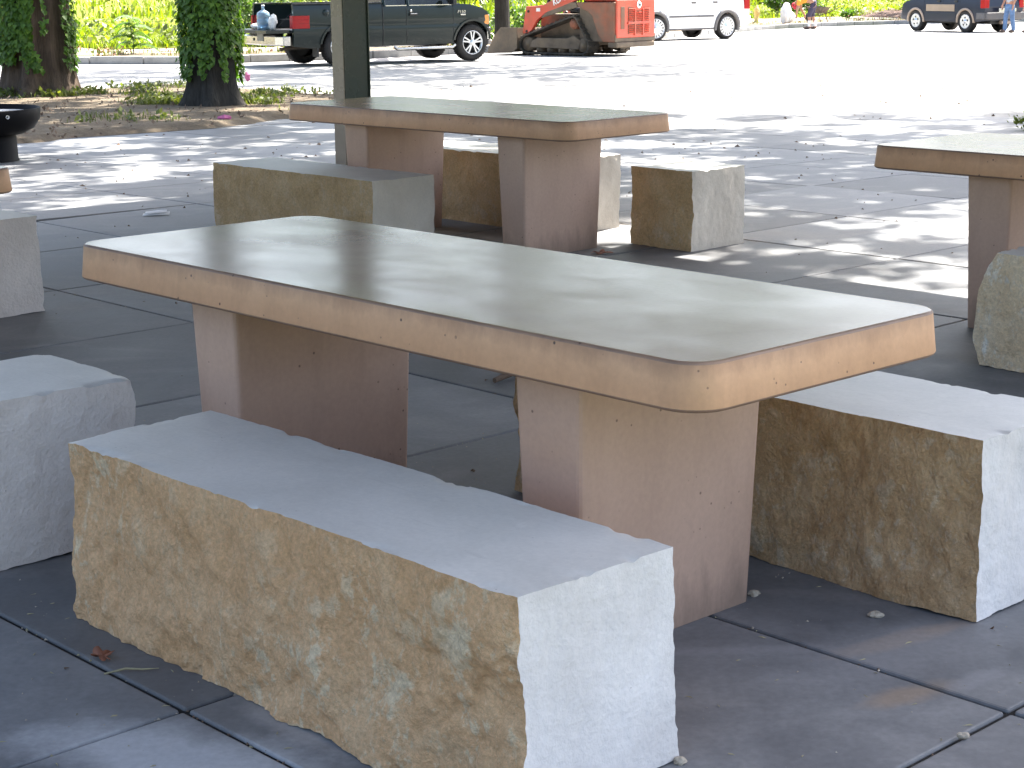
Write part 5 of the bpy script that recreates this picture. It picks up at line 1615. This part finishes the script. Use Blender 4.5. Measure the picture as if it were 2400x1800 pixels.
# ================================================================== PEOPLE
def skin_body(name, verts, edges, radii, mat, parent, root=0, sub=2):
    me = bpy.data.meshes.new(name); me.from_pydata([tuple(v) for v in verts], edges, [])
    me.materials.append(mat)
    o = bpy.data.objects.new(name, me); COL.objects.link(o); o.parent = parent
    m = o.modifiers.new('skin', 'SKIN'); m.use_smooth_shade = True
    for i, r in enumerate(radii):
        d = me.skin_vertices[0].data[i]; d.radius = r if hasattr(r, '__len__') else (r, r); d.use_root = (i == root)
    s = o.modifiers.new('sub', 'SUBSURF'); s.levels = s.render_levels = sub
    dg = bpy.context.evaluated_depsgraph_get(); dg.update()
    m2 = bpy.data.meshes.new_from_object(o.evaluated_get(dg)); m2.name = name
    o.modifiers.clear(); o.data = m2
    for p in m2.polygons: p.use_smooth = True
    if not m2.materials: m2.materials.append(mat)
    return o


def chain(V, E, Rr, pts, rad, start=None):
    prev = start
    for p, r in zip(pts, rad):
        V.append(Vector(p)); Rr.append(r)
        if prev is not None: E.append((prev, len(V) - 1))
        prev = len(V) - 1
    return prev


def hand(V, E, Rr, wrist, d, palm_n, s=1.0):
    """palm and five fingers growing from vertex index wrist"""
    w = V[wrist]; d = Vector(d).normalized(); pn = Vector(palm_n); sdir = d.cross(pn).normalized()
    palm = chain(V, E, Rr, [w + d * .05 * s, w + d * .09 * s], [(.036 * s, .018 * s), (.04 * s, .016 * s)], wrist)
    for k, l in enumerate((.066, .075, .07, .055)):
        b = w + d * .10 * s + sdir * (.027 - .018 * k) * s
        chain(V, E, Rr, [b, b + d * l * .55 * s + pn * .012 * s, b + d * l * .9 * s + pn * .035 * s], [.0085 * s, .008 * s, .0065 * s], palm)
    b = w + d * .035 * s + sdir * .036 * s
    chain(V, E, Rr, [b, b + d * .035 * s + sdir * .02 * s + pn * .012 * s, b + d * .065 * s + sdir * .016 * s + pn * .026 * s], [.012 * s, .010 * s, .008 * s], palm - 1)


def head_parts(root, c, fwd, up, r=.105, hair=True, cap=None):
    """face details on a head centred at c"""
    c = Vector(c); f = Vector(fwd).normalized(); u = Vector(up).normalized(); s = f.cross(u).normalized()
    for k in (-1, 1):
        mb = MB(); mb.ball(c + f * r * .84 + s * k * r * .36 + u * r * .05, .012, 6); mb.build('eye', M['hair'], root)
        mb = MB(); mb.ball(c + s * k * r * .80 - f * r * .05, .026, 6, 0, (.6, .8, 1.2)); mb.build('ear', M['skin'], root)
    mb = MB(); mb.tube([c + f * r * .86 + u * .02, c + f * r * 1.12 - u * .02, c + f * r * .9 - u * .03], [.010, .016, .012], 6); mb.build('nose', M['skin'], root)
    mb = MB(); mb.tube([c + f * r * .86 + s * .025 - u * .055, c + f * r * .93 - u * .057, c + f * r * .86 - s * .025 - u * .055], .006, 5); mb.build('mouth', M['red_cloth'], root)
    mb = MB(); mb.ball(c + u * r * .16 - f * r * .10, r * 1.02, 10, 0, (1, 1, 1.0)); V = [Vector(v) for v in mb.v]
    bm_keep = [i for i, v in enumerate(V) if (v - c).dot(u) > r * .12 or ((v - c).dot(f) < -r * .15 and (v - c).dot(u) > -r * .5)]
    ks = set(bm_keep); F = [fc for fc in mb.f if all(i in ks for i in fc)]
    m2 = MB(); m2.add(V, F, 0, True); m2.build('hat' if cap else 'hair', cap or M['hair'], root)


def standing(name, label, loc, rz, jeans, shirt, hgt=1.76, stance=.12, step=.05, group=None, arm_fwd=0.05):
    t = empty(name, loc, rz, label, 'person', group)
    k = hgt / 1.76
    V, E, Rr = [], [], []
    pel = chain(V, E, Rr, [(0, 0, .96 * k)], [(.15, .11)])
    ch = chain(V, E, Rr, [(0, .0, 1.12 * k), (0, .01, 1.32 * k), (0, 0, 1.44 * k)], [(.14, .10), (.165, .11), (.13, .085)], pel)
    hd = chain(V, E, Rr, [(0, .0, 1.52 * k), (0, .02, 1.60 * k), (0, .025, 1.68 * k), (0, .015, 1.745 * k)], [.055, (.072, .085), (.078, .095), (.055, .07)], ch)
    for s in (-1, 1):
        sh = chain(V, E, Rr, [(s * .18, 0, 1.42 * k), (s * .24, -.02, 1.16 * k), (s * .25, .05 + arm_fwd, .92 * k)], [.06, .046, .03], ch)
        hand(V, E, Rr, sh, (0, .12, -1), (-s * .9, .3, 0))
        chain(V, E, Rr, [(s * .095, 0, .88 * k), (s * stance, .02 + s * step * .5, .50 * k), (s * stance * 1.1, -.01 + s * step, .10 * k), (s * stance * 1.15, .10 + s * step, .045), (s * stance * 1.2, .17 + s * step, .04)], [.088, .062, .045, .042, .03], pel)
    skin_body('body', V, E, Rr, M['skin'], t)
    # jeans
    V, E, Rr = [], [], []
    w_ = chain(V, E, Rr, [(0, 0, 1.02 * k), (0, 0, .94 * k)], [(.158, .118), (.168, .125)])
    for s in (-1, 1):
        chain(V, E, Rr, [(s * .098, 0, .84 * k), (s * stance, .025 + s * step * .5, .50 * k), (s * stance * 1.1, -.01 + s * step, .13 * k), (s * stance * 1.1, .0 + s * step, .05 * k)], [.105, .08, .072, .074], w_)
    skin_body('jeans', V, E, Rr, jeans, t)
    V, E, Rr = [], [], []
    w_ = chain(V, E, Rr, [(0, 0, .96 * k), (0, 0, 1.12 * k), (0, .01, 1.32 * k), (0, 0, 1.45 * k)], [(.17, .125), (.16, .115), (.182, .125), (.13, .09)])
    for s in (-1, 1): chain(V, E, Rr, [(s * .19, 0, 1.42 * k), (s * .235, -.015, 1.22 * k)], [.075, .068], w_)
    skin_body('shirt', V, E, Rr, shirt, t)
    for s in (-1, 1):
        mb = MB(); mb.ball((s * stance * 1.17, .09 + s * step, .05), .09, 8, 0, (.58, 1.6, .62)); mb.build('boot', M['shoe'], t)
    head_parts(t, (0, .02, 1.655 * k), (0, 1, 0), (0, 0, 1))
    return t


standing('person', 'person in blue jeans standing close behind the dark blue vehicle', (17.40, 62.8, gz(63)), R(120), M['denim'], M['shirt_grey'], 1.78, .13, .06, 'people in jeans at the right edge')
standing('person', 'person in faded jeans standing at the right edge of the photo', (18.05, 62.5, gz(63)), R(75), M['denim2'], M['paper'], 1.74, .12, -.05, 'people in jeans at the right edge')

# worker bending to the ground: local x points the way he faces (left in the photo)
wk = empty('person', (12.15, 72.6, gz(72.6)), R(168), 'worker in bright orange shirt and red cap bending down to the ground', 'person')
V, E, Rr = [], [], []
pel = chain(V, E, Rr, [(-.10, 0, .96)], [(.12, .15)])
ch = chain(V, E, Rr, [(.10, 0, 1.06), (.30, 0, 1.04), (.42, 0, .99)], [(.12, .15), (.12, .17), (.09, .13)], pel)
hd = chain(V, E, Rr, [(.50, 0, .93), (.57, 0, .86), (.61, 0, .79)], [.055, (.08, .075), (.075, .072)], ch)
for s in (-1, 1):
    a = chain(V, E, Rr, [(.40, s * .19, .97), (.42 + .05 * s, s * .23, .70), (.36 + .14 * s, s * .17, .47)], [.062, .05, .032], ch)
    hand(V, E, Rr, a, (.05, -.15 * s, -1), (-.9, 0, -.1))
    chain(V, E, Rr, [(-.10, s * .10, .86), (.02 + .05 * s, s * .12, .50), (-.08 + .10 * s, s * .12, .11), (.0 + .10 * s, s * .13, .05), (.10 + .10 * s, s * .13, .045)], [.092, .065, .048, .042, .03], pel)
skin_body('body', V, E, Rr, M['skin'], wk)
V, E, Rr = [], [], []
w_ = chain(V, E, Rr, [(-.04, 0, .99), (.10, 0, 1.07), (.30, 0, 1.05), (.43, 0, .99)], [(.13, .165), (.135, .17), (.135, .185), (.09, .13)])
for s in (-1, 1): chain(V, E, Rr, [(.41, s * .2, .96), (.42 + .03 * s, s * .225, .80)], [.08, .072], w_)
skin_body('shirt', V, E, Rr, M['orange_shirt'], wk)
V, E, Rr = [], [], []
w_ = chain(V, E, Rr, [(-.05, 0, .99), (-.12, 0, .92)], [(.13, .165), (.14, .17)])
for s in (-1, 1): chain(V, E, Rr, [(-.09, s * .10, .82), (.02 + .05 * s, s * .125, .50), (-.0 + .06 * s, s * .125, .40)], [.112, .09, .092], w_)
skin_body('shorts', V, E, Rr, M['shorts'], wk)
for s in (-1, 1):
    mb = MB(); mb.ball((.03 + .10 * s, s * .13, .05), .09, 8, 0, (1.5, .58, .6)); mb.build('boot', M['shoe'], wk)
    mb = MB(); mb.tube([(-.05 + .10 * s, s * .12, .10), (-.05 + .09 * s, s * .12, .30)], [.058, .062], 10); mb.build('sock', M['paper'], wk)
head_parts(wk, (.585, 0, .825), (.35, 0, -.93), (.9, 0, -.35), .088, True, M['red_cloth'])
mb = MB(); mb.ball((.565, 0, .79), .10, 9, 0, (.75, .85, 1.15)); mb.build('bandana', M['red_cloth'], wk)

wk.scale = (1.15, 1.15, 1.15)

# ================================================================== SMALL THINGS BY THE FAR KERB
hy = empty('hydrant', (10.6, 77.2, gz(77) + .14), 0.3, 'stubby faded yellow hydrant right of the white vehicle', 'hydrant')
mb = MB(); mb.lathe([(.001, 0), (.16, 0), (.16, .05), (.11, .06), (.105, .45), (.13, .47), (.13, .53), (.10, .62), (.05, .68), (.03, .70), (.03, .75), (.001, .75)], 'z', 24); mb.build('barrel', M['yellow'], hy)
mb = MB(); mb.lathe([(.055, -.19), (.055, .19)], 'y', 16, (0, 0, .42)); mb.lathe([(.001, -.20), (.07, -.20), (.07, -.16)], 'y', 16, (0, 0, .42)); mb.lathe([(.07, .16), (.07, .20), (.001, .20)], 'y', 16, (0, 0, .42)); mb.build('outlet', M['yellow'], hy)
ps = empty('marker_post', (10.15, 76.6, gz(76) + .10), 0, 'white marker post with yellow top right of the white vehicle', 'post')
mb = MB(); mb.tube([(0, 0, -.1), (0, 0, .98)], .055, 12); mb.build('pole', M['white'], ps)
mb = MB(); mb.tube([(0, 0, .981), (0, 0, 1.35)], .056, 12); mb.build('yellow_band', M['yellow'], ps)
mb = MB(); mb.box(-.03, .03, -.064, -.056, .30, .55); mb.build('reflector', M['plastic_black'], ps)
for i, (x, y, z, r_, lab) in enumerate(((11.6, 75.8, .15, .28, 'white sack standing at the kerb left of the bending worker'), (11.95, 76.6, .15, .24, 'smaller white sack close beside the bending worker'))):
    crumple('white_sack', lab, 'sack', (x, y, gz(76) + z), r_, M['mortar_bag'], 30 + i, (.8, .8, 1.5 - .5 * i), 'white sacks by the worker')
wb_ = empty('wheelbarrow', (13.3, 77.6, gz(77) + .15), 2.2, 'brown tub wheelbarrow just behind the bending worker', 'wheelbarrow')
mb = MB(); mb.add([(-.4, -.3, .62), (.45, -.3, .66), (.45, .3, .66), (-.4, .3, .62), (-.25, -.2, .36), (.2, -.2, .36), (.2, .2, .36), (-.25, .2, .36)], [(0, 1, 5, 4), (1, 2, 6, 5), (2, 3, 7, 6), (3, 0, 4, 7), (4, 5, 6, 7)])
mb.build('tub', M['dusty'], wb_)
mb = MB()
for s in (-1, 1): mb.tube([(.55, s * .08, .2), (-.2, s * .22, .34), (-.95, s * .28, .62)], .02, 6); mb.tube([(-.2, s * .2, .36), (-.35, s * .22, .0)], .018, 6)
mb.build('handle_frame', M['twig'], wb_)
wl = MB(); wl.lathe([(.05, -.035), (.19, -.04), (.2, 0), (.19, .04), (.05, .035)], 'y', 24, (.55, 0, .2)); wl.build('wheel', M['tyre'], wb_)
pg = empty('park_grill', (2.0, 58.5, gz(58.5) + .15), .4, 'small dark park grill on a post behind the loader arm', 'grill')
mb = MB(); mb.tube([(0, 0, -.1), (0, 0, .72)], .035, 8); mb.build('post', M['plastic_black'], pg)
mb = MB(); mb.box(-.3, .3, -.22, .22, .72, .75); mb.box(-.3, -.28, -.22, .22, .751, .95); mb.box(.28, .3, -.22, .22, .751, .95); mb.box(-.278, .278, .2, .22, .751, .95); mb.box(-.33, .33, -.23, .23, .952, .972); mb.build('firebox', M['plastic_black'], pg)

# ================================================================== LITTER ON THE PAVING
def leaf_flat(name, label, loc, size, mat, seed, rz=0):
    """a curled lobed leaf, one thin shell with thickness"""
    g = np.random.default_rng(seed); n = 40
    V = [(0, 0, .006)]
    for k in range(n):
        a = 2 * math.pi * k / n
        r = size * (.36 + .34 * abs(math.cos(2.5 * a)) ** 1.6) * (1.25 if abs(a) < .4 or abs(a - 2 * math.pi) < .4 else 1)
        V.append((r * math.cos(a), r * math.sin(a), .003 + .012 * (math.sin(3 * a + seed) + 1) * r / size))
    F = [(0, 1 + k, 1 + (k + 1) % n) for k in range(n)]
    mb = MB(); mb.add(V, F, 0, True)
    mb.tube([(-size * .3, 0, .006), (-size * .62, .01, .012), (-size * .85, .004, .006)], .0016, 5)
    o = mb.build(name, mat, None, loc, rot=(0, 0, rz))
    s = o.modifiers.new('thick', 'SOLIDIFY'); s.thickness = .0008
    return tag(o, label, 'leaf', None)


leaf_flat('dry_leaf', 'reddish brown lobed leaf lying on a paving joint before the nearest bench', (-0.923, 3.739, .0015), .040, M['dry_leaf'], 3, 2.4)
leaf_flat('dry_leaf', 'curled brown leaf on the paving beside the lone limestone cube', (.50, 9.60, .0015), .075, M['dry_leaf'], 5, .3)
mb = MB(); mb.tube([(-.055, -.01, .004), (-.01, .002, .009), (.03, .0, .006), (.062, .006, .004)], [.002, .003, .0025, .0008], 5)
o = mb.build('grass_blade', M['straw'], None, (-.845, 3.655, 0), rot=(0, 0, .12)); tag(o, 'pale dry grass blade crossing a paving joint before the nearest bench', 'grass blade')
mb = MB(); mb.tube([(.16, .26, .016), (.07, .12, .022), (.0, .01, .018), (-.05, -.065, .012)], [.011, .013, .014, .010], 7)
o = mb.build('stick', M['twig'], None, (-.015, 6.52, 0)); tag(o, 'short brown stick lying on the paving beyond the near table pedestal', 'stick')
# crumpled paper, petals
mb = MB()
V = [(-.085, -.03, .003), (.0, -.045, .008), (.085, -.03, .005), (.09, .03, .018), (.01, .04, .016), (-.08, .035, .009)]
mb.add(V, [(0, 1, 4, 5), (1, 2, 3, 4)], 0); mb.add([(p[0] * .8, p[1] * .7, p[2] + .014) for p in V], [(0, 1, 4, 5), (1, 2, 3, 4)], 0)
o = mb.build('paper_scrap', M['paper'], None, (-2.29, 11.42, .002), rot=(0, 0, .2)); s = o.modifiers.new('thick', 'SOLIDIFY'); s.thickness = .002
tag(o, 'folded scrap of white paper on the paving left of the tables', 'paper')
crumple('pink_flower', 'pink blossom lying at the edge of the dirt bed', 'flower', (-3.20, 20.1, gz(20.1) + .02), .05, M['pink'], 41, (1.5, 1, .7))
crumple('paper_scrap', 'pale pink scrap on the ground right of the ivy trunk', 'paper', (-4.46, 30.7, gz(30.7)), .075, M['pink'], 42, (.7, .7, 1.0))
crumple('white_scrap', 'white scrap lying on the sunlit lot before the pickup', 'paper', (-2.75, 30.9, gz(30.9)), .14, M['paper'], 43, (1.3, 1, .5))
crumple('stone_chip', 'cream stone chip on the dark paving before the brown sided bench', 'stone chip', (.853, 3.954, -.002), .013, M['chip'], 44, (1.5, 1, .5))
crumple('stone_chip', 'small pale stone chip on the paving joint at lower right', 'stone chip', (.885, 3.263, 0), .009, M['chip'], 45, (1.4, 1, .7))
crumple('stone_chip', 'grey stone chip at the foot of the nearest bench white end', 'stone chip', (.316, 3.165, -.004), .010, M['chip'], 46, (1.2, 1, .8))
crumple('stone_chip', 'tiny pale chip beside the near table pedestal foot', 'stone chip', (.586, 4.104, 0), .010, M['chip'], 47, (1.4, 1, .7))

# grit, bark crumbs and cut grass, too many to count
g = np.random.default_rng(300)


def crumbs(name, n, area, smin, smax, mat, seed, long=1.0):
    g = np.random.default_rng(seed)
    x = g.uniform(area[0], area[1], n); y = g.uniform(area[2], area[3], n)
    k = np.abs(x) < y * .32 + .5; x, y = x[k], y[k]; n = len(x)
    s = g.uniform(smin, smax, n) * (y / 8 * .5 + .5); a = g.random(n) * 6.28
    zb = gza(x, y)
    T = np.array([(1, 0, 0), (-.5, .8, 0), (-.5, -.8, 0), (0, 0, .9)])
    T = T[None] * s[:, None, None]; T = T + 0.25 * s[:, None, None] * g.normal(size=(n, 4, 3)); T[:, :, 0] *= long
    c, q = np.cos(a)[:, None], np.sin(a)[:, None]
    X = T[:, :, 0] * c - T[:, :, 1] * q + x[:, None]; Y = T[:, :, 0] * q + T[:, :, 1] * c + y[:, None]; Z = np.maximum(T[:, :, 2], -.001) + zb[:, None] + .001
    V = np.stack([X, Y, Z], -1).reshape(-1, 3); i = np.arange(n)[:, None] * 4
    F = np.concatenate([i + [0, 1, 3], i + [1, 2, 3], i + [2, 0, 3]])
    o = np_mesh(name, V, F, mat); o['kind'] = 'stuff'


crumbs('bark_crumbs', 420, (-5, 5, 2.8, 17), .004, .010, M['twig'], 301)
crumbs('bark_litter', 240, (-6, 7, 12, 28), .006, .013, M['twig'], 302, 1.6)
crumbs('stone_grit', 520, (-2, 2, 2.8, 6), .0015, .0045, M['chip'], 303)
crumbs('cut_grass', 150, (-1.4, 1.3, 2.9, 5), .0022, .004, M['straw'], 304, 4.5)

# sand, bark and seeds gathered in the open joints of the paving
g = np.random.default_rng(310)
JP = []
for k in range(2600):
    u = g.uniform(-9, -1.2); v = g.uniform(1.2, 9)
    if g.random() < .5: u = U0 + round((u - U0) / ST) * ST + g.normal() * .0045
    else: v = V0 + round((v - V0) / ST) * ST + g.normal() * .0045
    if fbm(np.array([[u * 2.2, v * 2.2, 0]]), 3, 311)[0] < -0.05: continue
    JP.append((*UV(u, v), -0.004))
JP = np.array(JP); n = len(JP); s_ = g.uniform(.0015, .005, n)
T = np.array([(1, 0, 0), (-.5, .8, 0), (-.5, -.8, 0), (0, 0, .9)])[None] * s_[:, None, None] * (1 + .3 * g.normal(size=(n, 4, 3)))
i = np.arange(n)[:, None] * 4
o = np_mesh('joint_debris', (T + JP[:, None, :]).reshape(-1, 3), np.concatenate([i + [0, 1, 3], i + [1, 2, 3], i + [2, 0, 3]]), [M['straw'], M['twig'], M['chip']], None, np.tile(g.integers(0, 3, n), 3)); o['kind'] = 'stuff'
